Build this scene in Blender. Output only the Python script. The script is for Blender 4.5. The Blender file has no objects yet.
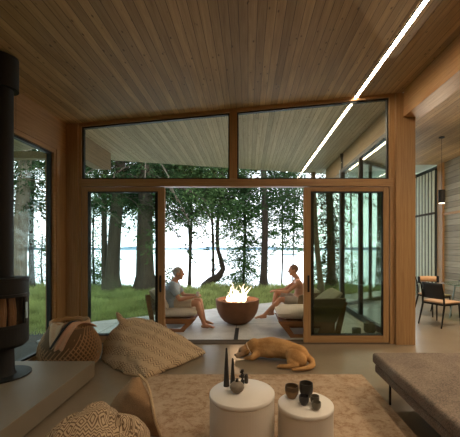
import bpy, bmesh, math, random
from mathutils import Vector, Matrix, Euler, noise as mnoise
random.seed(7)
PI = math.pi
scene = bpy.context.scene
COL = scene.collection
F = 322.0

# ------------------------------------------------------------------ helpers
class MB:
    def __init__(s): s.v = []; s.f = []
    def add(s, vs, fs):
        o = len(s.v); s.v += [tuple(v) for v in vs]; s.f += [tuple(i + o for i in f) for f in fs]; return s
    def box(s, x0, x1, y0, y1, z0, z1):
        return s.add([(x0,y0,z0),(x1,y0,z0),(x1,y1,z0),(x0,y1,z0),(x0,y0,z1),(x1,y0,z1),(x1,y1,z1),(x0,y1,z1)],
                     [(0,3,2,1),(4,5,6,7),(0,1,5,4),(1,2,6,5),(2,3,7,6),(3,0,4,7)])
    def slope(s, x0, x1, y0, y1, f0, f1):      # box whose bottom / top heights are functions of x
        return s.add([(x0,y0,f0(x0)),(x1,y0,f0(x1)),(x1,y1,f0(x1)),(x0,y1,f0(x0)),(x0,y0,f1(x0)),(x1,y0,f1(x1)),(x1,y1,f1(x1)),(x0,y1,f1(x0))],
                     [(0,3,2,1),(4,5,6,7),(0,1,5,4),(1,2,6,5),(2,3,7,6),(3,0,4,7)])
    def prism(s, poly, lo, hi, fn=None):       # poly of points in xy, extruded from lo to hi (numbers or functions of x,y)
        n = len(poly)
        g = lambda q, p: q(*p) if callable(q) else q
        if sum(poly[i][0]*poly[(i+1)%n][1]-poly[(i+1)%n][0]*poly[i][1] for i in range(n)) < 0: poly = poly[::-1]
        vs = [(p[0],p[1],g(lo,p)) for p in poly] + [(p[0],p[1],g(hi,p)) for p in poly]
        if fn: vs = [fn(v) for v in vs]
        return s.add(vs, [tuple(range(n-1,-1,-1)), tuple(range(n,2*n))] + [(i,(i+1)%n,(i+1)%n+n,i+n) for i in range(n)])
    def bar(s, p0, p1, w, h, up=(0,0,1)):
        p0, p1 = Vector(p0), Vector(p1); d = (p1-p0).normalized(); u = Vector(up)
        a = d.cross(u)
        if a.length < 1e-4: a = Vector((1,0,0))
        a.normalize(); b = a.cross(d).normalized()
        vs = [p + a*(i*w/2) + b*(j*h/2) for p in (p0,p1) for i,j in ((-1,-1),(1,-1),(1,1),(-1,1))]
        return s.add(vs, [(0,1,2,3),(7,6,5,4),(0,4,5,1),(1,5,6,2),(2,6,7,3),(3,7,4,0)])
    def tube(s, pts, rad, n=8, caps=True, closed=False):
        pts = [Vector(p) for p in pts]; m = len(pts)
        if not hasattr(rad, '__len__'): rad = [rad]*m
        o = len(s.v); prev = None
        for i, p in enumerate(pts):
            if closed: d = pts[(i+1)%m]-pts[i-1]
            else: d = pts[min(i+1,m-1)]-pts[max(i-1,0)]
            d.normalize()
            if prev is None:
                a = d.cross(Vector((0,0,1)))
                if a.length < .05: a = d.cross(Vector((1,0,0)))
            else: a = prev - d*prev.dot(d)
            a.normalize(); prev = a; b = d.cross(a)
            for k in range(n):
                t = 2*PI*k/n; s.v.append(tuple(p + (a*math.cos(t)+b*math.sin(t))*rad[i]))
        for i in range(m if closed else m-1):
            j = (i+1)%m
            for k in range(n): s.f.append((o+i*n+k, o+i*n+(k+1)%n, o+j*n+(k+1)%n, o+j*n+k))
        if caps and not closed:
            s.f.append(tuple(o+k for k in range(n-1,-1,-1))); s.f.append(tuple(o+(m-1)*n+k for k in range(n)))
        return s
    def lathe(s, c, prof, n=32, a0=0, a1=2*PI, caps=True):
        full = abs(a1-a0-2*PI) < 1e-6; m = n if full else n+1; o = len(s.v)
        for r, z in prof:
            for k in range(m):
                t = a0+(a1-a0)*k/n; s.v.append((c[0]+r*math.cos(t), c[1]+r*math.sin(t), c[2]+z))
        for i in range(len(prof)-1):
            for k in range(n):
                k2 = (k+1)%m; s.f.append((o+i*m+k, o+i*m+k2, o+(i+1)*m+k2, o+(i+1)*m+k))
        if caps and full:
            if prof[0][0] > 1e-5: s.f.append(tuple(o+k for k in range(m-1,-1,-1)))
            if prof[-1][0] > 1e-5: s.f.append(tuple(o+(len(prof)-1)*m+k for k in range(m)))
        return s
    def ell(s, c, r, n=16, m=10, rot=None):
        o = len(s.v); c = Vector(c)
        R = rot if rot is not None else Matrix.Identity(3)
        for i in range(m+1):
            th = PI*i/m
            for k in range(n):
                ph = 2*PI*k/n
                s.v.append(tuple(c + R @ Vector((r[0]*math.sin(th)*math.cos(ph), r[1]*math.sin(th)*math.sin(ph), r[2]*math.cos(th)))))
        for i in range(m):
            for k in range(n): s.f.append((o+i*n+k, o+(i+1)*n+k, o+(i+1)*n+(k+1)%n, o+i*n+(k+1)%n))
        return s
    def cap(s, p0, p1, r0, r1, n=14):          # tapered limb with round ends
        p0, p1 = Vector(p0), Vector(p1); d = p1-p0; L = d.length; d.normalize()
        P = []; Rr = []
        for t in (-.999,-.9,-.7,-.4): P.append(p0+d*(t*r0)); Rr.append(r0*math.sqrt(max(0.0005,1-t*t)))
        for k in range(7):
            t = k/6; P.append(p0+d*(L*t)); Rr.append(r0+(r1-r0)*t)
        for t in (.4,.7,.9,.999): P.append(p1+d*(t*r1)); Rr.append(r1*math.sqrt(max(0.0005,1-t*t)))
        return s.tube(P, Rr, n)
    def build(s, name, mat, parent=None, smooth=False, bevel=0, seg=2, shift=None):
        me = bpy.data.meshes.new(name); me.from_pydata(s.v, [], s.f); me.update()
        if shift is not None: me.transform(Matrix.Translation(Vector(shift)))
        bm = bmesh.new(); bm.from_mesh(me)
        if len(s.v) < 60000:
            bmesh.ops.recalc_face_normals(bm, faces=bm.faces)
        bm.to_mesh(me); bm.free()
        if smooth:
            me.polygons.foreach_set('use_smooth', [True]*len(me.polygons))
            if len(s.v) < 20000: me.set_sharp_from_angle(angle=math.radians(48))
        o = bpy.data.objects.new(name, me); COL.objects.link(o)
        if mat: me.materials.append(mat)
        if parent is not None: o.parent = parent
        if bevel:
            b = o.modifiers.new('Bevel', 'BEVEL'); b.width = bevel; b.segments = seg; b.limit_method = 'ANGLE'; b.angle_limit = math.radians(40)
            me.polygons.foreach_set('use_smooth', [True]*len(me.polygons))
            w = o.modifiers.new('WN', 'WEIGHTED_NORMAL'); w.keep_sharp = True
        return o

def tag(o, label=None, cat=None, group=None, kind=None):
    if label: o['label'] = label
    if cat: o['category'] = cat
    if group: o['group'] = group
    if kind: o['kind'] = kind
    return o
def thing(name, label, cat, loc=(0,0,0), rz=0, group=None, kind=None):
    o = bpy.data.objects.new(name, None); COL.objects.link(o)
    o.location = loc; o.rotation_euler = (0,0,rz); o.empty_display_size = .1
    return tag(o, label, cat, group, kind)
def copy_tree(o, parent=None):
    c = o.copy(); COL.objects.link(c)
    if parent is not None: c.parent = parent
    for ch in [x for x in bpy.data.objects if x.parent == o]: copy_tree(ch, c)
    return c
def baked(o, voxel=None, it=4, fac=.5, sub=0):  # one closed surface out of the joined shapes
    if voxel:
        r = o.modifiers.new('R','REMESH'); r.mode = 'VOXEL'; r.voxel_size = voxel; r.use_smooth_shade = True
    if it:
        m = o.modifiers.new('S','SMOOTH'); m.iterations = it; m.factor = fac
    dg = bpy.context.evaluated_depsgraph_get(); ev = o.evaluated_get(dg)
    me = bpy.data.meshes.new_from_object(ev); me.name = o.name
    old = o.data; mats = [m for m in old.materials]
    o.modifiers.clear(); o.data = me
    me.materials.clear()
    for m in mats: me.materials.append(m)
    me.polygons.foreach_set('use_smooth', [True]*len(me.polygons))
    return o

# ------------------------------------------------------------------ materials
class NT:
    def __init__(s, name):
        s.m = bpy.data.materials.new(name); s.m.use_nodes = True; s.t = s.m.node_tree; s.t.nodes.clear()
        s.out = s.t.nodes.new('ShaderNodeOutputMaterial')
    def n(s, typ, **kw):
        nd = s.t.nodes.new('ShaderNode'+typ)
        for k, v in kw.items():
            if k == 'ins':
                for a, b in v.items():
                    if isinstance(b, bpy.types.NodeSocket): s.t.links.new(b, nd.inputs[a])
                    else: nd.inputs[a].default_value = b
            else: setattr(nd, k, v)
        return nd
    def math(s, op, a, b=0.0, c=0.0):
        return s.n('Math', operation=op, ins={0:a, 1:b, 2:c}).outputs[0]
    def mix(s, fac, a, b, mode='MIX'):
        nd = s.n('Mix', data_type='RGBA', blend_type=mode)
        for i, x in ((0,fac),(6,a),(7,b)):
            if isinstance(x, bpy.types.NodeSocket): s.t.links.new(x, nd.inputs[i])
            else: nd.inputs[i].default_value = x if i == 0 else c4(x)
        return nd.outputs[2]
    def ramp(s, fac, stops):
        nd = s.n('ValToRGB', ins={0:fac}); e = nd.color_ramp.elements
        while len(e) < len(stops): e.new(.5)
        for q, (p, c) in zip(e, stops): q.position = p; q.color = c4(c)
        return nd.outputs[0]
    def coord(s): return s.n('TexCoord').outputs['Object']
    def noise(s, vec, scale, detail=3, rough=.5, dist=0):
        return s.n('TexNoise', ins={'Vector':vec,'Scale':scale,'Detail':detail,'Roughness':rough,'Distortion':dist}).outputs[0]
    def vscale(s, vec, sc):
        return s.n('Mapping', ins={'Vector':vec,'Scale':sc}).outputs[0]
    def bsdf(s, color, rough=.5, metal=0, spec=.5, bump=None, bstr=.3, bdist=.01, **kw):
        b = s.n('BsdfPrincipled', ins={'Roughness':rough,'Metallic':metal,'Specular IOR Level':spec})
        if isinstance(color, bpy.types.NodeSocket): s.t.links.new(color, b.inputs['Base Color'])
        else: b.inputs['Base Color'].default_value = c4(color)
        for k, v in kw.items(): b.inputs[k.replace('_',' ')].default_value = v
        if bump is not None:
            bp = s.n('Bump', ins={'Height':bump,'Strength':bstr,'Distance':bdist}); s.t.links.new(bp.outputs[0], b.inputs['Normal'])
        s.t.links.new(b.outputs[0], s.out.inputs[0]); return s.m
def c4(c): return (c[0],c[1],c[2],1.0)

def plain(name, c, rough=.5, metal=0, var=.12, scale=6, spec=.5, bump=.0, **kw):
    t = NT(name); v = t.coord(); n = t.noise(v, scale, 4)
    col = t.mix(n, tuple(x*(1-var) for x in c), tuple(min(1,x*(1+var)) for x in c))
    return t.bsdf(col, rough, metal, spec, n if bump else None, bump, .01, **kw)

def wood(name, c1, c2, grain='Y', board=None, across='X', knots=0.0, rough=.5, var=.25, groove=.06, g_dark=.35, fine=1.0):
    t = NT(name); v = t.coord(); sp = t.n('SeparateXYZ', ins={0:v}); ax = {'X':0,'Y':1,'Z':2}
    a = sp.outputs[ax[grain]]
    others = [k for k in 'XYZ' if k != grain]
    bc = across if board else others[0]; cc = [k for k in others if k != bc][0]
    b = sp.outputs[ax[bc]]; c = sp.outputs[ax[cc]]
    if board:
        q = t.math('DIVIDE', b, board); idn = t.math('FLOOR', q); fr = t.math('FRACT', q)
        wn = t.n('TexWhiteNoise', noise_dimensions='1D', ins={'W':idn}).outputs[0]
    else: wn = None
    off = t.math('MULTIPLY', wn, 23.7) if wn else 0.0
    av = t.math('ADD', a, off)
    vec = t.n('CombineXYZ', ins={0:t.math('MULTIPLY',b,14*fine),1:t.math('MULTIPLY',av,.9),2:t.math('MULTIPLY',c,14*fine)}).outputs[0]
    n1 = t.noise(vec, 1.6, 4, .6, .6)
    vec2 = t.n('CombineXYZ', ins={0:t.math('MULTIPLY',b,90),1:t.math('MULTIPLY',av,3),2:t.math('MULTIPLY',c,90)}).outputs[0]
    n2 = t.noise(vec2, 1.5, 2)
    f = t.math('ADD', t.math('MULTIPLY', n1, .7), t.math('MULTIPLY', n2, .3))
    col = t.ramp(f, [(.3,c1),(.7,c2)])
    h = n2
    if knots:
        kv = t.n('CombineXYZ', ins={0:t.math('MULTIPLY',b,13.0),1:t.math('MULTIPLY',av,6.0),2:0.0}).outputs[0]
        vo = t.n('TexVoronoi', ins={'Vector':kv,'Scale':1.0,'Randomness':1.0})
        k = t.n('MapRange', ins={0:vo.outputs['Distance'],1:.05,2:.16,3:knots,4:0.0}).outputs[0]
        col = t.mix(k, col, tuple(x*.22 for x in c1))
    if board:
        tint = t.n('MapRange', ins={0:wn,1:0,2:1,3:1-var,4:1+var}).outputs[0]
        tc = t.n('CombineColor', ins={0:tint,1:tint,2:tint}).outputs[0]
        col = t.mix(1.0, col, tc, 'MULTIPLY')
        e = t.math('ABSOLUTE', t.math('SUBTRACT', fr, .5))
        g = t.n('MapRange', ins={0:e,1:.5-groove,2:.5-groove*.35,3:0,4:1}).outputs[0]
        col = t.mix(t.math('MULTIPLY', g, 1-g_dark), col, tuple(x*.12 for x in c1))
        h = t.math('SUBTRACT', t.math('MULTIPLY', n2, .15), g)
    return t.bsdf(col, rough, 0, .35, h, .35, .006)

def glass(name, tint=(.93,.97,.96), refl=1.0, ior=1.5, rough=0.0):
    t = NT(name)
    tr = t.n('BsdfTransparent', ins={'Color':c4(tint)}); gl = t.n('BsdfGlossy', ins={'Color':c4((1,1,1)),'Roughness':rough})
    bf = t.n('NewGeometry').outputs['Backfacing']
    fr = t.n('Fresnel', ins={'IOR':t.math('ADD', ior, t.math('MULTIPLY', bf, 1/ior-ior))})
    fa = t.math('MULTIPLY', fr.outputs[0], refl)
    mx = t.n('MixShader', ins={0:fa,1:tr.outputs[0],2:gl.outputs[0]}); t.t.links.new(mx.outputs[0], t.out.inputs[0])
    return t.m
def emit(name, c, st):
    t = NT(name); e = t.n('Emission', ins={'Color':c4(c),'Strength':st}); t.t.links.new(e.outputs[0], t.out.inputs[0]); return t.m

M = {}
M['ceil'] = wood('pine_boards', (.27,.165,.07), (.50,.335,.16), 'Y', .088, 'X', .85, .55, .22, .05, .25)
M['soffit'] = wood('pine_boards_daylit', (.42,.35,.235), (.66,.58,.41), 'Y', .088, 'X', .8, .6, .15, .05, .35)  # weathered copy of the ceiling pine, lightened: bright daylight put into its colour
M['fir'] = wood('fir_upright', (.27,.148,.062), (.47,.28,.128), 'Z', fine=3.5, rough=.42)
M['firx'] = wood('fir_rail', (.27,.148,.062), (.47,.28,.128), 'X', fine=3.5, rough=.42)
M['firy'] = wood('fir_beam', (.30,.15,.055), (.50,.28,.115), 'Y', fine=2, rough=.45, knots=.5)
M['outbeam'] = wood('weathered_beam', (.24,.17,.10), (.42,.32,.2), 'Y', fine=2, rough=.6, knots=.4)
M['graywood'] = wood('grey_boards', (.23,.20,.15), (.36,.33,.26), 'Y', .16, 'Z', .3, .6, .22, .05, .3)
M['wallwood'] = wood('wall_boards', (.24,.13,.05), (.4,.23,.1), 'Z', .12, 'X', .3, .55, .15)
M['teak'] = wood('teak', (.20,.085,.032), (.34,.15,.06), 'X', fine=2, rough=.5)
M['darkmetal'] = plain('dark_bronze_metal', (.018,.018,.018), .45, .3)
M['black'] = plain('black_steel', (.010,.0095,.009), .6, .2)
M['steelgrey'] = plain('grey_aluminium', (.35,.42,.45), .4, .6)
M['glass'] = glass('window_glass', (.84,.90,.88), .5)
M['glass_tint'] = glass('green_tinted_glass', (.78,.83,.78))
M['glass_clear'] = glass('clear_glass', (.93,.96,.95))
M['glass_dark'] = glass('tinted_side_glass', (.86,.90,.88), 1.0, 1.5)

def mk_floor():
    t = NT('polished_concrete'); v = t.coord(); n = t.noise(v, 1.3, 6, .6); n2 = t.noise(v, 18, 4, .7)
    col = t.ramp(t.math('ADD', t.math('MULTIPLY', n, .75), t.math('MULTIPLY', n2, .25)), [(.2,(.15,.115,.075)),(.8,(.27,.215,.15))])
    return t.bsdf(col, .30, 0, .45)
M['floor'] = mk_floor()
def mk_patio():
    t = NT('patio_concrete'); v = t.coord(); n = t.noise(v, 2.2, 6, .65, .5); n2 = t.noise(v, 30, 3)
    col = t.ramp(t.math('ADD', t.math('MULTIPLY', n, .8), t.math('MULTIPLY', n2, .2)), [(.3,(.40,.38,.35)),(.7,(.66,.64,.60))])
    b = t.n('TexBrick', offset=0.0, ins={'Vector':t.n('Mapping', ins={'Vector':v,'Location':(.22,-.62,0)}).outputs[0],'Color1':c4((1,1,1)),'Color2':c4((.9,.9,.9)),'Mortar':c4((.3,.3,.3)),'Scale':1.0,'Mortar Size':.008,'Brick Width':2.4,'Row Height':1.15})
    col = t.mix(1.0, col, b.outputs[0], 'MULTIPLY')
    return t.bsdf(col, .45, 0, .4)
M['patio'] = mk_patio()
M['hearth'] = plain('hearth_concrete', (.19,.150,.10), .45, 0, .15, 2.5)
def mk_rug():
    t = NT('worn_rug'); v = t.coord(); n = t.noise(v, 9, 10, .85, .2); n2 = t.noise(v, 45, 3, .7)
    col = t.ramp(n, [(.30,(.22,.115,.06)),(.43,(.30,.20,.125)),(.52,(.44,.33,.23)),(.68,(.50,.39,.28))])
    vo = t.n('TexVoronoi', feature='DISTANCE_TO_EDGE', ins={'Vector':v,'Scale':4.5}).outputs[0]
    k = t.n('MapRange', ins={0:vo,1:.0,2:.06,3:.45,4:0}).outputs[0]
    k = t.math('MULTIPLY', k, t.n('MapRange', ins={0:t.noise(v, 7, 3),1:.45,2:.6,3:0,4:1}).outputs[0])
    col = t.mix(k, col, (.24,.12,.07)); col = t.mix(t.math('MULTIPLY', n2, .35), col, (.3,.2,.12))
    return t.bsdf(col, .95, 0, .1, n2, .6, .01)
M['rug'] = mk_rug()
def mk_kilim(name, sc=1.0, base=(.60,.42,.25), line=(.13,.075,.04), rot=(0,0,.5), w=.5):
    t = NT(name); v = t.n('Mapping', ins={'Vector':t.coord(),'Rotation':rot,'Scale':(sc,sc,sc)}).outputs[0]
    sp = t.n('SeparateXYZ', ins={0:v})
    a = t.math('MULTIPLY', sp.outputs[0], 9.0); b = t.math('MULTIPLY', t.math('ADD', sp.outputs[1], t.math('MULTIPLY', sp.outputs[2], .8)), 14.0)
    tri = t.math('ABSOLUTE', t.math('SUBTRACT', t.math('FRACT', a), .5))
    z = t.math('FRACT', t.math('ADD', t.math('MULTIPLY', tri, 2.0), b))
    l1 = t.n('MapRange', ins={0:t.math('ABSOLUTE', t.math('SUBTRACT', z, .5)),1:.09,2:.17,3:1,4:0}).outputs[0]
    band = t.math('GREATER_THAN', t.math('FRACT', t.math('MULTIPLY', b, .19)), 1-w)
    z2 = t.math('FRACT', t.math('MULTIPLY', b, 2.0)); l2 = t.math('MULTIPLY', t.math('GREATER_THAN', z2, .72), t.math('SUBTRACT', 1.0, band))
    dots = t.math('GREATER_THAN', t.math('FRACT', t.math('MULTIPLY', a, 4.0)), .45)
    m = t.math('ADD', t.math('MULTIPLY', l1, band), t.math('MULTIPLY', t.math('MULTIPLY', l2, dots), .45))
    n = t.noise(v, 60, 3); nn = t.noise(v, 5, 3)
    bc = t.mix(nn, tuple(x*.85 for x in base), tuple(min(1,x*1.12) for x in base))
    fade = t.n('MapRange', ins={0:nn,1:.3,2:.55,3:.55,4:1.0}).outputs[0]
    col = t.mix(t.math('MULTIPLY', m, fade), bc, line)
    return t.bsdf(col, .92, 0, .15, t.math('ADD', n, m), .5, .008)
M['kilim'] = mk_kilim('woven_kilim', 1.75, (.56,.42,.27), (.08,.045,.025), w=.62)
def mk_diamond():
    t = NT('diamond_kilim'); v = t.n('Mapping', ins={'Vector':t.coord(),'Rotation':(0,0,-.35)}).outputs[0]; sp = t.n('SeparateXYZ', ins={0:v})
    wob = t.math('MULTIPLY', t.noise(v, 9, 2), .12)
    u = t.math('ADD', t.math('MULTIPLY', sp.outputs[0], 16.0), wob); w = t.math('ADD', t.math('MULTIPLY', t.math('SUBTRACT', t.math('MULTIPLY', sp.outputs[1], .9), sp.outputs[2]), 21.0), wob)
    au = t.math('ABSOLUTE', t.math('SUBTRACT', t.math('FRACT', u), .5)); aw = t.math('ABSOLUTE', t.math('SUBTRACT', t.math('FRACT', w), .5))
    d = t.math('ADD', au, aw); ring = t.math('GREATER_THAN', t.math('FRACT', t.math('MULTIPLY', d, 3.2)), .58)
    chev = t.math('GREATER_THAN', t.math('FRACT', t.math('ADD', t.math('MULTIPLY', t.math('ABSOLUTE', t.math('SUBTRACT', t.math('FRACT', t.math('MULTIPLY', u, 2.0)), .5)), 1.6), t.math('MULTIPLY', w, 3.0))), .55)
    sel = t.math('GREATER_THAN', t.math('FRACT', t.math('MULTIPLY', t.math('FLOOR', w), .5)), .25)
    m = t.math('ADD', t.math('MULTIPLY', ring, sel), t.math('MULTIPLY', chev, t.math('SUBTRACT', 1.0, sel)))
    n = t.noise(v, 80, 3); col = t.mix(t.math('MULTIPLY', m, .85), (.55,.42,.28), (.075,.042,.022)); col = t.mix(t.math('MULTIPLY', n, .3), col, (.3,.2,.12))
    return t.bsdf(col, .95, 0, .1, t.math('ADD', n, m), .4, .006)
M['kilim2'] = mk_diamond()
def fabric(name, c, sc=150, var=.25, rough=.95):
    t = NT(name); v = t.coord(); n = t.noise(v, sc, 2, .7); n2 = t.noise(v, 4, 3); f = t.math('ADD', t.math('MULTIPLY', n, .7), t.math('MULTIPLY', n2, .3))
    col = t.ramp(f, [(.32,tuple(x*(1-var) for x in c)),(.68,tuple(min(1,x*(1+var)) for x in c))])
    return t.bsdf(col, rough, 0, .15, n, .4, .004)
M['brownfab'] = fabric('brown_linen', (.30,.19,.105))
M['tweed'] = fabric('grey_tweed', (.175,.138,.108), 90, .55)
M['armfab'] = fabric('brown_canvas', (.23,.16,.10))
M['cush'] = fabric('light_canvas', (.62,.55,.46))
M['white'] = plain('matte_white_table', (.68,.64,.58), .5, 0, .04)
M['lawn'] = plain('lawn_soil', (.15,.19,.06), .95, 0, .4, 3)
M['gravel'] = plain('dark_gravel', (.05,.052,.045), .9, 0, .6, 30, bump=.8)
M['bark'] = wood('bark', (.07,.052,.040), (.17,.13,.10), 'Z', fine=1.3, rough=.9)
M['barkpale'] = wood('pale_bark', (.13,.10,.07), (.34,.28,.21), 'Z', fine=.8, rough=.9)
M['barkthin'] = wood('dark_bark', (.035,.026,.02), (.09,.07,.055), 'Z', fine=2, rough=.9)
def leafmat(name, c):
    t = NT(name); v = t.coord(); n = t.noise(v, 1.7, 2); col = t.ramp(n, [(.3,tuple(x*.55 for x in c)),(.7,tuple(x*1.35 for x in c))])
    d = t.n('BsdfDiffuse', ins={'Color':col}); tr = t.n('BsdfTranslucent', ins={'Color':col})
    mx = t.n('MixShader', ins={0:.4,1:d.outputs[0],2:tr.outputs[0]}); t.t.links.new(mx.outputs[0], t.out.inputs[0]); return t.m
M['leaf'] = leafmat('needles', (.07,.135,.05)); M['leaf2'] = leafmat('broad_leaves', (.12,.20,.075)); M['leafd'] = leafmat('dark_needles', (.045,.085,.038))
M['grass'] = leafmat('grass_blades', (.40,.46,.18))
M['skin'] = plain('skin', (.52,.27,.17), .5, 0, .06, 10, Subsurface_Weight=.05)
M['hairgrey'] = plain('grey_hair', (.42,.39,.36), .8, 0, .3, 60)
M['hairbrown'] = plain('cropped_brown_hair', (.20,.11,.07), .8, 0, .3, 60)

# ------------------------------------------------------------------ setting
CEILF = lambda x, y=0: 3.665+.0952*x
DZ = 3.85
YF = 5.03
def struct(o, label=None): o['kind'] = 'structure'; 
def S(o, label=None):
    o['kind'] = 'structure'
    if label: o['label'] = label
    return o
fl = MB(); fl.prism([(-2.8,-3),(5.46,-3),(5.46,10.5),(2.30,8.05),(2.30,5.12),(-2.8,5.12)], -.2, 0)
S(fl.build('floor', M['floor']), 'polished brown grey concrete floor inside the house')
edge = lambda x: 8.95+.66*x
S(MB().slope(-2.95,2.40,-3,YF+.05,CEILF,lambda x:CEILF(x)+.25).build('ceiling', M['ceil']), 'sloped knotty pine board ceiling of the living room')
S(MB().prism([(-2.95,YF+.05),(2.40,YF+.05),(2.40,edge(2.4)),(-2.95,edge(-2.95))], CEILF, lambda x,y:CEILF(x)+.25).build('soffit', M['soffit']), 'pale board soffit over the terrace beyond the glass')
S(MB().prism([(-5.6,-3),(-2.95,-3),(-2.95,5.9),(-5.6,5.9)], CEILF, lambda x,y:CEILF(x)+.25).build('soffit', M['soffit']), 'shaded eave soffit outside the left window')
S(MB().box(-5.6,-2.97,5.72,5.86,3.08,3.20).build('trim_1', M['outbeam']), 'pale cross beam under the left eave outside')
S(MB().box(2.65,5.65,-3,9.2,DZ,DZ+.25).build('ceiling', M['ceil']), 'board ceiling over the dining area on the right')
S(MB().prism([(2.40,YF+.05),(2.65,YF+.05),(2.65,9.2),(6.6,9.2),(6.6,edge(6.6)),(2.40,edge(2.4))], 3.9, 4.1).build('soffit', plain('pale_soffit_paint', (.62,.66,.58), .7)), 'pale painted soffit beyond the dining area')
# walls
S(MB().box(-2.95,-2.8,-3,1.5,0,CEILF(-2.9)).build('wall_left', M['wallwood']))
S(MB().box(-3,5.6,-3.15,-3,0,4.0).build('wall_back', M['wallwood']))
S(MB().box(5.46,5.6,-3,8.95,0,DZ).build('wall_right', M['graywood']), 'grey horizontal board wall of the dining area')
S(MB().box(5.40,5.58,8.95,9.2,0,DZ+.04).build('trim_2', M['fir']), 'brown timber post at the end of the grey wall')
# beams and posts
S(MB().slope(-2.95,-2.80,-3,YF+.0,lambda x:2.93,CEILF).build('trim_3', M['firy']), 'dark timber beam above the left side window')
S(MB().box(-2.95,-2.62,4.95,5.17,0,CEILF(-2.8)).build('trim_4', M['fir'], bevel=.004), 'timber corner post left of the sliding doors')
S(MB().box(-2.95,-2.80,4.72,4.95,0,2.93).build('trim_5', M['fir']), 'timber jamb between side window and corner post')
S(MB().box(2.27,2.565,4.93,5.25,0,3.86).build('trim_6', M['fir'], bevel=.004), 'tall orange brown timber post right of the doors')
S(MB().box(2.38,2.66,-3,4.93,3.49,CEILF(2.45)).build('trim_7', M['firy'], bevel=.004), 'long timber beam dividing living and dining ceilings')
b = MB(); P = [(5.25,3.43),(9.87,3.43),(9.87,3.88),(5.25,3.88)]
b.add([(x,y,z) for x in (2.39,2.62) for y,z in P], [(0,1,2,3),(7,6,5,4),(0,4,5,1),(1,5,6,2),(2,6,7,3),(3,7,4,0)])
S(b.build('trim_8', M['outbeam']), 'pale timber beam outside running along the dining wing')
b = MB(); P = [(5.17,2.99),(6.18,2.99),(6.50,3.06),(6.50,3.39),(5.17,3.39)]
n = 5; b.add([(x,y,z) for x in (-2.95,-2.77) for y,z in P], [(0,1,2,3,4),(9,8,7,6,5)]+[(i,(i+1)%5,(i+1)%5+5,i+5) for i in range(5)])
S(b.build('trim_9', M['outbeam']), 'angled end of the left beam outside the transom window')
S(MB().box(-2.62,2.27,4.985,5.12,2.44,2.555).build('trim_10', M['firx'], bevel=.004), 'horizontal timber rail over the sliding doors')
S(MB().slope(-2.62,2.27,4.985,5.12,lambda x:CEILF(x)-.05,CEILF).build('trim_11', M['firx']), 'sloping timber rail along the ceiling above the transoms')
S(MB().box(-.285,-.17,4.975,5.12,2.555,CEILF(-.2)-.05).build('trim_12', M['fir']), 'short timber mullion between the two transom windows')
S(MB().box(-2.62,-2.585,4.985,5.12,2.555,CEILF(-2.62)-.05).build('trim_13', M['fir']), 'left side frame of the transom')
S(MB().box(2.19,2.27,4.985,5.12,2.555,CEILF(2.2)-.05).build('trim_14', M['fir']), 'right side frame of the transom')
def jamb(n, x0, x1, lab):
    S(MB().box(x0,x1,4.985,5.18,.0,2.44).build(n, M['fir']), lab)
jamb('trim_15', -2.62,-2.585, 'left door jamb'); jamb('trim_16', 2.20,2.27, 'right door jamb')
tr = MB()
for y in (4.99,5.05,5.11,5.16): tr.box(-2.58,2.2,y,y+.012,0,.014)
tr.box(-2.58,2.2,4.97,5.18,-.02,.006)
S(tr.build('trim_17', plain('bronze_track', (.13,.10,.07), .5, .3)), 'dark metal floor track of the sliding doors')
# transom windows
def transom(name, x0, x1, lab):
    t = S(thing(name, lab, None), lab)
    f = MB(); w = .022
    for (a, c) in ((x0,x0+w),(x1-w,x1)): f.slope(a,c,5.02,5.08,lambda x:2.555,lambda x:CEILF(x)-.05)
    f.box(x0+w,x1-w,5.02,5.08,2.555,2.555+w); f.slope(x0+w,x1-w,5.02,5.08,lambda x:CEILF(x)-.05-w,lambda x:CEILF(x)-.05)
    f.build('window_frame', M['darkmetal'], t)
    MB().slope(x0+w,x1-w,5.045,5.051,lambda x:2.555+w,lambda x:CEILF(x)-.05-w).build('glass_pane', M['glass_clear'], t)
transom('window_1', -2.585, -.285, 'left transom window above the sliding doors')
transom('window_2', -.17, 2.19, 'right transom window above the sliding doors')
# left side window
t = S(thing('window_3', None, None), 'tall side window behind the wood stove')
f = MB()
for (a, c) in ((1.5,1.56),(4.66,4.72)): f.box(-2.93,-2.81,a,c,.0,2.93)
f.box(-2.93,-2.81,1.56,4.66,.0,.05); f.box(-2.93,-2.81,1.56,4.66,2.87,2.93)
f.build('window_frame', M['firy'], t)
f = MB(); f.box(-2.90,-2.84,1.56,1.59,.05,2.87).box(-2.90,-2.84,4.63,4.66,.05,2.87).box(-2.90,-2.84,1.59,4.63,.05,.08).box(-2.90,-2.84,1.59,4.63,2.84,2.87)
f.build('window_sash', M['darkmetal'], t)
MB().box(-2.873,-2.867,1.59,4.63,.08,2.84).build('glass_pane', M['glass'], t)
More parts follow.
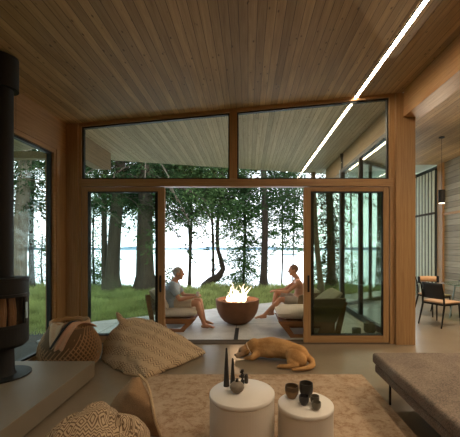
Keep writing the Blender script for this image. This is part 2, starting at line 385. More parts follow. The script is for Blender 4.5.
# sliding door sashes
def sash(name, x0, x1, y, lab, wood_m, ls, rs, handle=None, gm='glass'):
    t = S(thing(name, None, None), lab)
    f = MB(); z0, z1 = .015, 2.43
    f.box(x0,x0+ls,y,y+.05,z0,z1).box(x1-rs,x1,y,y+.05,z0,z1); f.build('door_frame', M[wood_m[0]], t, bevel=.003)
    f = MB(); f.box(x0+ls,x1-rs,y,y+.05,z0,z0+.105).box(x0+ls,x1-rs,y,y+.05,z1-.065,z1); f.build('door_rail', M[wood_m[1]], t, bevel=.003)
    f = MB(); w = .014
    f.box(x0+ls,x0+ls+w,y+.012,y+.04,z0+.105,z1-.065).box(x1-rs-w,x1-rs,y+.012,y+.04,z0+.105,z1-.065)
    f.box(x0+ls+w,x1-rs-w,y+.012,y+.04,z0+.105,z0+.105+w).box(x0+ls+w,x1-rs-w,y+.012,y+.04,z1-.065-w,z1-.065)
    f.build('glazing_bead', M['darkmetal'], t)
    MB().box(x0+ls+w,x1-rs-w,y+.024,y+.030,z0+.105+w,z1-.065-w).build('glass_pane', M[gm], t)
    if handle:
        h = MB(); h.box(handle-.016,handle+.016,y-.008,y+.001,.80,1.06); h.box(handle-.009,handle+.009,y-.045,y-.03,.83,1.03); h.box(handle-.009,handle+.009,y-.03,y-.008,.84,.86).box(handle-.009,handle+.009,y-.03,y-.008,1.0,1.02)
        h.build('door_handle', M['black'], t, bevel=.003)
sash('door_1', -2.58, -1.295, 5.0, 'left sliding glass door in a timber frame', ('fir','firx'), .085, .105, -1.36)
sash('door_2', .865, 2.19, 5.0, 'right sliding glass door in a timber frame', ('fir','firx'), .11, .085, .94, gm='glass_tint')
sash('door_3', -2.56, -1.40, 5.065, 'second glass door stacked behind the left one', ('darkmetal','darkmetal'), .06, .05, gm='glass_clear')
sash('door_4', .975, 2.18, 5.065, 'second glass door stacked behind the right one', ('darkmetal','darkmetal'), .05, .06, gm='glass_tint')
# dining wing glazing
A, B = Vector((2.35,8.1,0)), Vector((5.46,10.5,0))
t = S(thing('window_4', None, None), 'glazed side wall of the dining wing seen through the door')
f = MB()
for y in (5.30,6.72,8.02): f.box(2.31,2.39,y-.04,y+.04,.0,3.43)
f.box(2.31,2.39,5.34,6.68,0,.10).box(2.31,2.39,6.76,7.98,0,.10).box(2.31,2.39,5.34,6.68,3.35,3.43).box(2.31,2.39,6.76,7.98,3.35,3.43)
f.build('window_frame', M['darkmetal'], t)
MB().box(2.347,2.353,5.34,6.68,.10,3.35).build('glass_pane', M['glass_dark'], t); MB().box(2.347,2.353,6.76,7.98,.10,3.35).build('glass_pane', M['glass_dark'], t)
MB().box(2.30,2.36,8.07,8.13,0,3.43).build('corner_mullion', M['steelgrey'], t)
t = S(thing('window_5', None, None), 'angled glass end wall of the dining wing')
f = MB(); d = (B-A).normalized()
for s_ in (.06,1.3,2.6,3.85): f.bar(A+d*s_, A+d*s_+Vector((0,0,3.85)), .07,.07, up=d)
f.bar(A+Vector((0,0,.05)), B+Vector((0,0,.05)), .07,.10).bar(A+Vector((0,0,3.80)), B+Vector((0,0,3.80)), .07,.10)
f.build('window_frame', M['darkmetal'], t)
g = MB(); g.bar(A+Vector((0,0,1.925)), B+Vector((0,0,1.925)), .006, 3.65); g.build('glass_pane', M['glass_clear'], t)
S(MB().box(5.46,5.56,9.2,10.5,0,3.85).build('wall_end', plain('dark_green_board', (.05,.06,.05), .7)), 'dark wall behind the pale vertical slats')
ss = thing('slatted_screen', 'pale vertical slat screen on the wall past the timber post', 'screen', (5.36,9.2,0))
pm = plain('pale_painted_slats', (.60,.62,.48), .6)
for k in range(7):
    y = .06+k*.172; MB().box(-.008,.008,y,y+.098,.02,3.70).build('slat', pm, ss)
MB().box(-.04,-.009,.0,1.25,2.44,2.50).build('rail', M['barkthin'], ss)
MB().box(-.008,.09,.0,.03,3.70,3.74).build('bracket', M['black'], ss)
MB().box(-.008,.09,1.2,1.23,3.70,3.74).build('bracket', M['black'], ss)
S(MB().box(5.42,5.458,-3,8.94,2.38,2.44).build('trim_19', M['firy']), 'thin timber rail along the grey board wall')
# -- hearth
h = MB().box(-2.8,-1.74,-3,3.66,.03,.205).build('hearth_slab', M['hearth'], bevel=.004)
b = MB().box(-2.8,-1.80,-3,3.62,0,.03).build('plinth', M['black'], h)
tag(h, 'long raised concrete hearth slab under the black stove', 'hearth')

# ------------------------------------------------------------------ outdoors
S(MB().prism([(-3.4,5.18),(2.29,5.18),(2.29,8.15),(5.5,10.62),(7.5,10.62),(7.5,12.9),(-3.4,6.37)], -.2, -.012).build('patio', M['patio']), 'pale concrete terrace outside the sliding doors')
S(MB().box(-.235,-.165,5.19,6.0,-.012,-.006).build('trim_18', M['black']), 'dark strip set in the terrace leading to the fire bowl')
S(MB().prism([(-4.4,-3),(-2.96,-3),(-2.96,5.17),(-3.42,5.17),(-3.42,6.2),(-4.4,5.6)], -.12, -.04).build('gravel_bed', M['gravel']), 'dark gravel bed outside the side window')
def gz(x, y):
    e = 11.6+.25*math.sin(x*.7)+ .15*x*(x<0)*-.3
    z = -.06+.05*mnoise.noise(Vector((x*.5,y*.5,0)))+ .008*max(0,y-8)
    if y < 0: z = -.1
    if y > e: z -= .55*(y-e)**1.25 if y-e < 8 else .55*8**1.25+.1*(y-e-8)
    return max(z, -9)
def inpatio(x, y, m=0.0):
    return (-3.4-m < x < 7.5 and 5 < y < 8.41+.6*x+m) or (-4.45-m < x < 5.6 and y < 5.6+m)
vs = []; fs = []; xs = [-30+i*.5 for i in range(121)]; ys = [-28+j*.4 for j in range(130)]
for y in ys:
    for x in xs:
        z = gz(x, y); vs.append((x,y, -.3 if inpatio(x,y,-.05) else z))
for j in range(len(ys)-1):
    for i in range(len(xs)-1):
        a = j*len(xs)+i; fs.append((a,a+1,a+1+len(xs),a+len(xs)))
S(MB().add(vs,fs).build('lawn', M['lawn'], None, True), 'rough green lawn between terrace and water')
# grass blades
vs = []; fs = []
rnd = random.Random(3)
def blade(x, y, z, h, w):
    a = rnd.uniform(0, 2*PI); dx, dy = math.cos(a)*w, math.sin(a)*w; lx, ly = rnd.gauss(0,.35)*h, rnd.gauss(0,.35)*h
    o = len(vs); vs.extend([(x-dx,y-dy,z),(x+dx,y+dy,z),(x+dx*.6+lx*.4,y+dy*.6+ly*.4,z+h*.6),(x-dx*.6+lx*.4,y-dy*.6+ly*.4,z+h*.6),(x+lx,y+ly,z+h)])
    fs.extend([(o,o+1,o+2,o+3),(o+3,o+2,o+4)])
cnt = 0
while cnt < 52000:
    y = rnd.uniform(5.6, 12.3); x = rnd.uniform(-1.02*y-.4, .62*y)
    if inpatio(x, y, .04): continue
    k = .5+.5*mnoise.noise(Vector((x*1.3,y*1.3,3)))
    h = rnd.uniform(.05,.14)+.20*k*max(0,min(1,(y-8.41-.6*max(x,-3.4))/1.5))
    if y > 11: h *= 1.25
    blade(x, y, gz(x,y)-.01, h, rnd.uniform(.006,.012)); cnt += 1
g = MB().add(vs,fs).build('grass', M['grass']); tag(g, 'long green grass growing across the lawn', 'grass', kind='stuff')
# lake and far shore
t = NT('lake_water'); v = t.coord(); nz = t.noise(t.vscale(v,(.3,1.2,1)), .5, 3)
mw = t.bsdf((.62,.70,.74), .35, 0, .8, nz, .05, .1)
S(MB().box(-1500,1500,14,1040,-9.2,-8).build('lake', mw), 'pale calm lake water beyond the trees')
vs = []; fs = []; n = 120
for i in range(n+1):
    x = -1300+2600*i/n; h = 6+9*abs(mnoise.noise(Vector((x*.004,0,1))))+5*mnoise.noise(Vector((x*.02,0,5)))
    vs += [(x,1000,-9),(x,1015,-8+h),(x,1060,-8+h*1.1),(x,1080,-9)]
for i in range(n):
    for k in range(3): a = i*4+k; fs.append((a,a+4,a+5,a+1))
S(MB().add(vs,fs).build('hills', plain('hazed_hills', (.09,.15,.20), 1.0), None, True), 'faint haze-blue hills on the far shore')  # blue haze of distance put into the base colour
isl = MB(); isl.ell((18+ .085*350,370,-8.2),(11,6,2.6),24,12)
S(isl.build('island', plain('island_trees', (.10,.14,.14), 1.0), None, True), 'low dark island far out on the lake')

# trees -------------------------------------------------------------
def bough(L, p, az, droop, ln, lw, size, dens, rr):
    """a drooping flat spray of leaves that grows outward from p"""
    d = Vector((math.cos(az), math.sin(az), 0)); side = Vector((-d.y, d.x, 0)); n = max(3, int(ln*dens))
    tips = []
    for i in range(n):
        s = (i+rr.random())/n; q = p + d*(ln*s) + Vector((0,0,.25*ln*s - droop*ln*s*s)); tips.append(q)
        w = lw*ln*(1-.75*s)*(.35+.65*min(1,s*4))
        for k in range(13):
            u = rr.uniform(-1,1); c = q + side*(u*w) + Vector((rr.gauss(0,.05),rr.gauss(0,.05),-abs(u)*w*.45+rr.gauss(0,.06)))
            e1 = (d*rr.uniform(.3,1)+side*u*1.2+Vector((0,0,rr.uniform(-.9,.2)))).normalized()*size*rr.uniform(.7,1.5)
            e2 = Vector((rr.gauss(0,1),rr.gauss(0,1),rr.gauss(0,.6))).normalized()*size*rr.uniform(.3,.6)
            o = len(L.v); L.v += [tuple(c), tuple(c+e1*.5+e2*.5), tuple(c+e1), tuple(c+e1*.5-e2*.5)]; L.f.append((o,o+1,o+2,o+3))
    return tips
TREES = 0
def tree(name, label, cat, px, Y, r, top, zlo, zhi, spread, nb, leaf='leaf', bark='bark', lean=0.0, dens=7, size=.12, droop=.6, seed=1, path=None, group=None, lw=.35, taper=.45, conical=True, base=None, zb=None):
    rr = random.Random(seed*101+5)
    x = (px-248)*Y/F; z0 = gz(x,Y)-.15 if zb is None else zb
    root = thing(name, label, cat, (x,Y,z0), group=group)
    pts = []; rad = []
    n = 14; ph = rr.uniform(0,6)
    for i in range(n+1):
        s = i/n; z = s*(top-z0)
        pts.append(Vector((lean*z + .03*math.sin(ph+s*7)*top*.2, .03*math.sin(ph*2+s*5), z))); f_ = (1-(1-taper)*s)*(1+.7*math.exp(-z*3.2))
        rad.append(r*f_)
    if path: pts = [Vector(((q[0]-px)*Y/F, 0, 1.5+(247-q[1])*Y/F-z0)) for q in path[0]]; rad = list(path[1])
    tk = MB().tube(pts, rad, 12)
    tk.build('trunk', M[bark], root, True)
    L = MB(); br = MB()
    for k in range(nb):
        s = (k+rr.random())/nb; z = zlo+(zhi-zlo)*s
        i = max(0, min(len(pts)-2, int((z-z0)/(top-z0)*(len(pts)-1)))) if not path else len(pts)-1
        p = Vector((pts[i].x, pts[i].y, z-z0)) if not path else Vector((pts[-1].x, 0, z-z0))
        ln = spread*(1-.8*s if conical else 1-.25*s)*rr.uniform(.6,1.15); az = rr.uniform(0,2*PI)
        tips = bough(L, p, az, droop*rr.uniform(.6,1.3), ln, lw, size, dens, rr)
        if nb < 30: MB().tube([p]+tips[::max(1,len(tips)//4)], .012, 4).build('branch', M[bark], root)
        elif ln > .5: br.tube([p]+tips[::max(1,len(tips)//4)], [max(.008,r*.12)]+[max(.004,r*.09*(1-.8*j/5)) for j in range(len(tips[::max(1,len(tips)//4)]))], 4)
    if br.v: br.build('branches', M[bark], root)
    if L.v: L.build('foliage', M[leaf], root)
    return root
G = 'trees between the lawn and the lake'
tree('cedar_tree','thick pale mottled trunk seen through the side window beside the stove','tree',19,9.2,.21,9,2.6,7,2.6,56,'leafd','barkpale',.035,dens=9,seed=1,group=G,conical=False,droop=.9)
tree('fir_tree','slim dark trunk behind the pale mottled trunk in the side window','tree',32,11.4,.09,9,3.0,9,2.2,44,'leaf','barkthin',.004,seed=2,group=G,droop=.8)
tree('fir_sapling','small young fir with its tip below the hills, seen through the side window','tree',42,12.2,.03,2.0,.2,1.95,.75,40,'leaf','barkthin',seed=3,size=.06,dens=14,droop=.3)
tree('fir_tree','thin dark trunk just left of the corner post','tree',56,10.6,.06,9,4,9,1.8,24,'leaf','barkthin',.0,seed=4,group=G)
tree('cedar_tree','thick forked trunk in the left glass door, nearer the corner post','tree',113,11.0,.235,10,2.9,7,2.6,60,'leafd','bark',.045,seed=5,group=G,conical=False,droop=.9,dens=8)
tree('cedar_tree','slim side stem rising beside the thick forked trunk','tree',106,11.1,.11,9,3.0,8,1.8,30,'leaf2','bark',-.01,seed=25,group=G,conical=False,droop=.9,dens=8)
tree('cedar_tree','thickest tree trunk, in the left glass door nearer the door handle','tree',146,11.2,.31,10,2.9,7,2.8,64,'leafd','bark',.005,seed=6,group=G,conical=False,droop=.9,dens=8)
tree('leafy_sapling','leafy young tree at the left edge of the left glass door','tree',94,12.0,.04,4.6,-.1,4.5,1.0,64,'leaf2','barkthin',seed=7,size=.08,dens=10,conical=False,droop=.5)
tree('fir_tree','straight slim dark trunk above the seated man\'s chair on the left','tree',190,12.2,.062,8,2.6,7,2.5,84,'leaf2','barkthin',.0,seed=8,group=G,dens=8,zb=-.4,droop=.8,conical=False)
tree('fir_tree','slim dark trunk left of the curved one','tree',212,12.6,.062,8,2.7,7,2.3,80,'leaf2','barkthin',.0,seed=9,group=G,dens=8,zb=-.7,droop=.75,conical=False)
Yc = 12.0
tree('curved_tree','dark trunk that bends low near the grass and curves upright','tree',208,Yc,.08,6,2.8,6.0,2.2,60,'leaf','barkthin',seed=10,dens=8,
     path=([(203,294),(205,286),(211,281),(219,276),(223,269),(221,260),(218,250),(217,235),(218,220),(221,200),(223,170),(224,130)],[.15,.17,.16,.13,.10,.085,.075,.07,.065,.06,.05,.03]))
tree('fir_tree','full fir with drooping branches down to the grass behind the fire bowl','tree',244,13.0,.065,7.5,-.5,7.2,1.6,170,'leaf','barkthin',.0,seed=11,dens=11,size=.10,zb=-1.0,droop=.5,lw=.30)
tree('fir_tree','sturdy straight dark trunk right of the flames','tree',264,11.5,.125,9,3.1,7.5,2.2,90,'leafd','barkthin',-.006,seed=12,group=G,dens=8,taper=.7)
tree('fir_tree','thin straight trunk further off, left of the shirtless man','tree',281.5,13.8,.045,8,2.0,6.5,1.9,100,'leaf','barkthin',.0,seed=13,group=G,zb=-1.8,dens=7)
tree('fir_tree','thin trunk directly above the shirtless man\'s head','tree',294,13.6,.036,8,1.4,7,1.5,84,'leaf','barkthin',.0,seed=14,group=G,zb=-1.8,dens=7)
tree('alder_tree','pale slim trunk seen through the right glass door','tree',321,10.2,.085,8,5,8,1.2,16,'leaf2','barkpale',-.055,seed=15,taper=.8)
tree('cedar_tree','dense dark tree filling the right glass door behind the pale trunk','tree',330,11.8,.16,9,.1,8.5,.78,190,'leafd','bark',.0,seed=16,conical=False,dens=9,size=.1,droop=.7)
tree('fir_tree','dark trunk seen through both the door and the wing glass at the right','tree',379,13.0,.16,9,3.6,9,2.0,10,'leafd','barkthin',.0,seed=17,group=G)
tree('fir_tree','branches hanging over the lake seen through the wing glass','tree',352,14.0,.05,9,2.7,8,1.5,12,'leaf','barkthin',.0,seed=18,group=G,zb=-2)
tree('fir_tree','fir trunk beyond the dining wing at the far right','tree',432,16.0,.10,9,4,9,2.0,18,'leafd','barkthin',.0,seed=19,group=G,zb=-3)
tree('fir_tree','tall fir behind the two thick trunks, its crown filling the left transom','tree',145,14.5,.1,10,3.4,7,3.2,130,'leaf','barkthin',.0,seed=20,group=G,zb=-2,conical=False)
tree('fir_tree','fir at the back whose crown shows under the soffit above the left man','tree',190,14.2,.05,10,3.8,7,2.8,120,'leaf2','barkthin',.0,seed=21,group=G,zb=-2,conical=False)
tree('fir_tree','tall fir at the back left, behind the stove','tree',-20,13,.12,10,.5,9.5,2.8,120,'leafd','barkthin',.0,seed=22,group=G,conical=False)
lf = tree('fir_tree','tall dark firs standing to the left of the house','tree',-250,6,.14,10,.2,9.0,2.6,120,'leafd','barkthin',.0,seed=23,zb=-.3,conical=False,group='firs left of the house')
for x_, y_ in ((-6.8,-8),(-8.6,-10.5),(-10.5,-8.5),(-8,-14),(-10.6,-13.5),(-13.5,-12),(-10.5,-18),(-14,-18),(-17,-15),(-13,-23),(-17,-22),(-7.6,-4.5),(-10.5,2.5),(-10.8,-1.2),(-10.2,-5),(-13.5,8.6),(-12.2,4.6),(-13.5,.5),(-16,6)):
    c_ = copy_tree(lf); c_.location = (x_,y_,-.3); c_.rotation_euler.z = x_*3
def shrub(px, Y, r, h, lab, seed, leaf='leaf2'):
    rr = random.Random(seed); x = (px-248)*Y/F; root = thing('shrub', lab, 'shrub', (x,Y,gz(x,Y)-.05)); st = MB(); L = MB()
    for k in range(9):
        a = rr.uniform(0,2*PI); st.tube([(0,0,0),(math.cos(a)*r*.4,math.sin(a)*r*.4,h*.4),(math.cos(a)*r*.8,math.sin(a)*r*.8,h*.75)], [.012,.009,.004], 4)
    for k in range(int(900*r)):
        d = Vector((rr.gauss(0,1),rr.gauss(0,1),rr.gauss(0,1))).normalized()*(rr.random()**.4); c = Vector((d.x*r,d.y*r,h*.55+d.z*h*.5))
        e1 = Vector((rr.gauss(0,1),rr.gauss(0,1),rr.gauss(0,1))).normalized()*.08; e2 = Vector((rr.gauss(0,1),rr.gauss(0,1),rr.gauss(0,1))).normalized()*.04
        o = len(L.v); L.v += [tuple(c), tuple(c+e1*.5+e2), tuple(c+e1), tuple(c+e1*.5-e2)]; L.f.append((o,o+1,o+2,o+3))
    st.build('stems', M['barkthin'], root); L.build('foliage', M[leaf], root)
shrub(168, 11.6, .35, .9, 'small green bush behind the left seated man', 31)
shrub(350, 12.5, .8, 1.0, 'rounded green bush seen through the wing glass', 33)
shrub(96, 12.3, .9, 1.3, 'leafy bush at the left edge of the lawn in the door glass', 34)
shrub(148, 12.4, .35, .5, 'low bush at the foot of the thickest tree trunk', 35)
p = thing('garden_pot', 'small brown pot on the lawn seen through the right glass door', 'pot', ((320-248)*10.3/F,10.3,gz(2.3,10.3)+.02))
MB().lathe((0,0,0), [(.0,0),(.07,0),(.095,.22),(.10,.30),(.085,.30),(.08,.25),(0,.25)], 20).build('vessel', plain('brown_glaze', (.16,.10,.06), .5), p, True)

# ------------------------------------------------------------------ fire bowl
fb = thing('fire_bowl', 'round rust brown steel fire bowl standing on the terrace', 'fire bowl', (-.21,6.42,-.012))
prof = [(.20,0)]+[(.43*math.sin(a)**.9 if a>.5 else .2, .46*(1-math.cos(a))) for a in [x*.05*PI for x in range(4,11)]]
prof = [(0,0),(.17,0),(.20,.01),(.27,.055),(.34,.13),(.385,.21),(.415,.30),(.43,.40),(.435,.46),(.435,.475),(.405,.475),(.40,.43),(.37,.39),(0,.38)]
MB().lathe((0,0,0), prof, 48).build('bowl', plain('rusted_steel', (.22,.10,.05), .6, .15, .25, 9), fb, True)
rk = MB(); rr = random.Random(5)
for k in range(130):
    a = rr.uniform(0,2*PI); q = .35*math.sqrt(rr.random()); rk.ell((q*math.cos(a), q*math.sin(a), .395+rr.uniform(0,.02)), (.03*rr.uniform(.6,1.1),.028,.022), 7, 5)
tag(rk.build('lava_rock', plain('lava_rock', (.12,.05,.03), .8), None, True, shift=(-.21,6.42,-.012)), 'bed of dark lava rocks in the fire bowl', 'rocks', kind='stuff')
fm = MB(); rr = random.Random(9)
for k in range(24):
    a = rr.uniform(0,2*PI); q = .17*math.sqrt(rr.random()); h = rr.uniform(.15,.47)*(1-q*1.5); bx, by = q*math.cos(a), q*math.sin(a)*.7; ph = rr.uniform(0,6); w = rr.uniform(.016,.034)
    pts = []; rd = []
    for i in range(10):
        s = i/9; pts.append((bx*(1+.5*s)+.035*math.sin(ph+s*5)*s*1.6, by+.02*math.sin(ph*2+s*4)*s, .41+h*s)); rd.append(max(.002, w*(math.sin(PI*(s**.6)*.93+.15))*(1-.4*s)))
    fm.tube(pts, rd, 8)
t = NT('flame'); v = t.coord(); sp = t.n('SeparateXYZ', ins={0:v})
col = t.ramp(t.n('MapRange', ins={0:sp.outputs[2],1:.38,2:.75,3:0,4:1}).outputs[0], [(0,(1,.55,.22)),(.25,(1,.84,.55)),(1,(1,.72,.42))])
e = t.n('Emission', ins={'Color':col,'Strength':3.2}); tp = t.n('BsdfTransparent'); mx = t.n('MixShader', ins={0:.42,1:tp.outputs[0],2:e.outputs[0]}); t.t.links.new(mx.outputs[0], t.out.inputs[0])
tag(fm.build('flames', t.m, None, True, shift=(-.21,6.42,-.012)), 'bright yellow flames rising from the fire bowl', 'fire', kind='stuff')

# ------------------------------------------------------------------ terrace chairs
def lounge(label, xf, Y0, Y1, s, L, cz=.42, zt=.25, bt=.68, cushion=True, group='low wooden terrace chairs'):
    """s = +1: seat front at xf, back goes to +x ; s = -1: back goes to -x"""
    root = thing('lounge_chair', label, 'chair', (xf,Y0,-.012), group=group)
    W = Y1-Y0; X = lambda a: s*a
    def side(y):
        m = MB(); P = [(0,zt),(L*.86,zt-.02),(L,bt-.02),(L*1.0+.05,bt),(L*.93,.04),(L*.86,0),(.16,0)]
        Q = [(.30,.075),(.26,.12),(.55*L,.12),(.55*L,.075)]
        m2 = MB()
        # side frame of boards around an open slot
        def poly(pp): 
            n = len(pp); m.add([(X(a),yy,z) for yy in (y,y+.035) for a,z in pp], [tuple(range(n)), tuple(range(2*n-1,n-1,-1))]+[(i,(i+1)%n,(i+1)%n+n,i+n) for i in range(n)])
        poly([(0,zt),(L*.86,zt),(L*.86,zt-.07),(.055,zt-.07)]); poly([(.17,.055),(L*.86,.055),(L*.86,0),(.21,0)])
        poly([(.055,zt-.07),(.17,zt-.07),(.27,.055),(.17,.055)]); poly([(.66*L,zt-.07),(.86*L,zt-.07),(.86*L,.055),(.60*L,.055)])
        poly([(L*.84,0),(L*.93,0),(L+.06,bt),(L-.02,bt)])
        return m
    side(0).build('side_frame', M['teak'], root); side(W-.035).build('side_frame', M['teak'], root)
    m = MB()
    for k in range(6):
        a0 = .02+k*(L*.84)/6; a = sorted((X(a0), X(a0+L*.84/6-.012))); m.box(a[0],a[1],.035,W-.035,zt-.03,zt-.005)
    m.build('seat_slats', M['teak'], root)
    m = MB(); a = sorted((X(.06),X(.09))); m.box(a[0],a[1],.035,W-.035,zt-.065,zt-.03); m.build('front_board', M['teak'], root)
    m = MB()
    for k in range(5):
        z = zt+.03+k*(bt-zt-.06)/5; aa = L*.89+(L*.15)*(z/bt)
        m.bar((X(aa),.035,z+.04), (X(aa),W-.035,z+.04), .02, (bt-zt)/5-.02, up=(X(.16)*.8,0,1))
    m.build('back_slats', M['teak'], root)
    if bt == .60:
        for y in (.0, W-.05):
            n_ = 5; P_ = [(.40,zt),(.45,.60),(.60,.645),(L+.05,bt+.06),(L*.88,zt-.02)]; m = MB(); m.add([(X(a),yy,z) for yy in (y-.005,y+.05) for a,z in P_], [tuple(range(5)), tuple(range(9,4,-1))]+[(i,(i+1)%5,(i+1)%5+5,i+5) for i in range(5)]); m.build('arm_panel', M['armfab'], root, bevel=.015)
    if cushion:
        def pillow(nm, x0,x1,y0,y1,z0,z1, tilt=0, piv=(0,0)):
            m = MB(); n = 12; o = 0
            def q(i,j,sg):
                u = -1+2*i/n; v = -1+2*j/n; k = (1-abs(u)**3.2)*(1-abs(v)**3.6); x = (x0+x1)/2+(x1-x0)/2*u; y = (y0+y1)/2+(y1-y0)/2*v
                z = (z0+z1)/2+sg*(z1-z0)/2*(.22+.78*max(0,k)**.5)
                dx, dz = x-piv[0], z-piv[1]; c_, s_ = math.cos(tilt), math.sin(tilt)
                return (X(piv[0]+dx*c_-dz*s_), y, piv[1]+dx*s_+dz*c_)
            for sg in (-1,1): m.v += [q(i,j,sg) for i in range(n+1) for j in range(n+1)]
            K = (n+1)*(n+1)
            for sg in (0,1):
                for i in range(n):
                    for j in range(n):
                        a = sg*K+i*(n+1)+j; m.f.append((a,a+1,a+n+2,a+n+1))
            for i in range(n):
                for (a,b2) in ((i*(n+1),(i+1)*(n+1)),(i*(n+1)+n,(i+1)*(n+1)+n),(i,i+1),(n*(n+1)+i,n*(n+1)+i+1)): m.f.append((a,b2,b2+K,a+K))
            return m.build(nm, M['cush'], root, True)
        pillow('seat_cushion', .0, L*.90, .02, W-.02, zt, cz)
        pillow('back_cushion', L*.68, L*.68+.46, .03, W-.03, cz-.06, cz+.09, (.62 if bt == .60 else .8), (L*.68,cz-.06))
    return root
lounge('wooden terrace chair with pale cushions under the man in the blue grey shirt', -.93, 5.72, 6.36, -1, .84, .41, .23, .66)
lounge('wooden terrace chair with pale cushions standing empty at the right door', .50, 5.36, 6.06, 1, 1.10, .47, .27, .60)
lounge('wooden terrace chair carrying the shirtless man', .62, 6.55, 7.20, 1, .86, .29, .2, .55)
ln = thing('glass_lantern', 'smaller dark glass lantern on the terrace inside the right door corner', 'lantern', ((356.5-248)*5.5/F,5.5,-.012), group='glass lanterns by the door')
MB().lathe((0,0,0), [(0,.0),(.06,.0),(.075,.02),(.075,.125),(.068,.125),(.068,.025),(0,.02)], 24).build('jar', plain('smoked_green_glass', (.10,.12,.07), .15), ln, True)
MB().lathe((0,0,.02), [(0,0),(.03,0),(.03,.07),(0,.072)], 16).build('candle', plain('wax', (.7,.65,.5), .5), ln, True)
l2 = copy_tree(ln); l2.location = ((369.5-248)*5.72/F,5.72,-.012); l2.scale = (1.35,1.35,1.35); l2['label'] = 'larger dark glass lantern on the terrace nearer the door post'

# ------------------------------------------------------------------ people
def person(label, J, f, face_mats, hair, eyes=True):
    """J: joints in world space; f: unit facing direction in xy. One continuous remeshed body; clothes and hair are parts."""
    base = Vector(J['hip']); base.z = 0
    root = thing('person', label, 'person', tuple(base))
    W = lambda p: Vector(p)-base
    fwd = Vector(f).normalized(); side = Vector((-fwd.y, fwd.x, 0))
    m = MB(); V = {k: W(v) for k, v in J.items()}
    hip, ch, nk, hd = V['hip'], V['chest'], V['neck'], V['head']
    R = Matrix((fwd, side, Vector((0,0,1)))).transposed()
    
    def torso(m, g=0.0):
        g = g+.014
        m.cap(hip+side*.07, hip-side*.07, .115+g, .115+g); mid = (hip+ch)/2 - fwd*.02
        m.cap(hip, mid, .12+g, .115+g); m.cap(hip+side*.05, mid+side*.045, .105+g, .10+g); m.cap(hip-side*.05, mid-side*.045, .105+g, .10+g)
        m.cap(mid+side*.055, ch+side*.075, .10+g, .105+g); m.cap(mid-side*.055, ch-side*.075, .10+g, .105+g)
        m.cap(ch+side*.06, V['shl'], .09+g, .058+g); m.cap(ch-side*.06, V['shr'], .09+g, .058+g); m.cap(V['shl'], V['shr'], .06+g, .06+g)
    torso(m)
    m.cap(ch, nk, .07, .06); m.cap(nk-fwd*.01, hd-Vector((0,0,.06)), .056, .052)
    # head: skull, jaw, nose, ears, brow
    m.ell(hd+Vector((0,0,.02)), (.098,.076,.10), 18, 12, R); m.ell(hd+fwd*.025-Vector((0,0,.05)), (.068,.055,.068), 14, 10, R)
    m.ell(hd+fwd*.062-Vector((0,0,.092)), (.025,.028,.022), 10, 8, R)
    m.cap(hd+fwd*.092+Vector((0,0,.02)), hd+fwd*.112-Vector((0,0,.028)), .010, .015); m.cap(hd+fwd*.082+side*.035+Vector((0,0,.03)), hd+fwd*.082-side*.035+Vector((0,0,.03)), .013, .013)
    m.cap(hd+fwd*.086+side*.018-Vector((0,0,.058)), hd+fwd*.086-side*.018-Vector((0,0,.058)), .010, .010)
    for s in (1,-1): m.ell(hd+side*(s*.078)-fwd*.005, (.022,.012,.034), 10, 8, R)
    for a, s in (('l',1),('r',-1)):
        sh, el, ha = V['sh'+a], V['el'+a], V['ha'+a]
        m.cap(sh, el, .052, .038); m.cap(el, ha, .040, .025)
        d = (ha-el).normalized(); n = V.get('palm'+a); up = Vector((0,0,1)); sd = d.cross(up).normalized()
        pc = ha+d*.05; m.ell(pc, (.045,.036,.016), 12, 8, Matrix((d, sd, sd.cross(d))).transposed())
        for i in range(4):
            o = pc + d*.03 + sd*((i-1.5)*.019); ln = (.042,.048,.046,.036)[i]; k = o+d*ln*.9-up*.008; e = k+d*ln*.35-up*ln*.6
            m.cap(o, k, .0095, .009, 8); m.cap(k, e, .009, .008, 8)
        tb = pc-d*.02-sd*(.03*s); m.cap(tb, tb-sd*(.025*s)+d*.03, .012,.010,8); m.cap(tb-sd*(.025*s)+d*.03, tb-sd*(.02*s)+d*.055-up*.01, .010,.009,8)
        kn, an, to = V['kn'+a], V['an'+a], V['to'+a]; h2 = hip+side*(s*.085)
        m.cap(h2, kn, .085, .056); m.cap(kn, an, .057, .034); mid = kn*.68+an*.32; m.cap(kn*.85+an*.15-fwd*.01, mid-fwd*.02, .045, .05); m.cap(mid-fwd*.02, an, .05,.034)
        heel = an-(to-an).normalized()*.035; heel.z = an.z-.03
        m.cap(heel, heel*.5+to*.5, .030, .030); m.cap(an, to, .033, .022); sd2 = (to-an).cross(up).normalized()
        m.cap(to+sd2*.025, to-sd2*.025, .018, .018)
        for i in range(5): q = to+sd2*((i-2)*.017); m.cap(q, q+(to-heel).normalized()*.03, .010, .009, 7)
    body = m.build('body', face_mats['skin'], root); baked(body, .008, 3, .5)
    # hair
    h = MB(); h.ell(hd-fwd*.012+Vector((0,0,.036)), (.098,.083,.094), 20, 14, R)
    me = h.build('hair', hair, root, True)
    bm = bmesh.new(); bm.from_mesh(me.data)
    dl = [v for v in bm.verts if ((v.co-hd).dot(fwd) > .05 and (v.co-hd).z < .06) or (v.co-hd).z < -.03]
    bmesh.ops.delete(bm, geom=dl, context='VERTS'); bm.to_mesh(me.data); bm.free()
    so = me.modifiers.new('T','SOLIDIFY'); so.thickness = .012
    for s in (1,-1): e = MB(); e.ell(hd+fwd*.083+side*(s*.030)+Vector((0,0,.008)), (.010,.012,.008), 8, 6, R); e.build('eye', M['black'], root, True)
    # shorts
    m = MB(); m.cap(hip+side*.07, hip-side*.07, .13, .13); m.cap(hip, hip*.75+ch*.25, .13, .125)
    for a, s in (('l',1),('r',-1)):
        kn = V['kn'+a]; h2 = hip+side*(s*.085); m.tube([h2, h2*.5+kn*.5, h2*.2+kn*.8], [.105,.092,.085], 14)
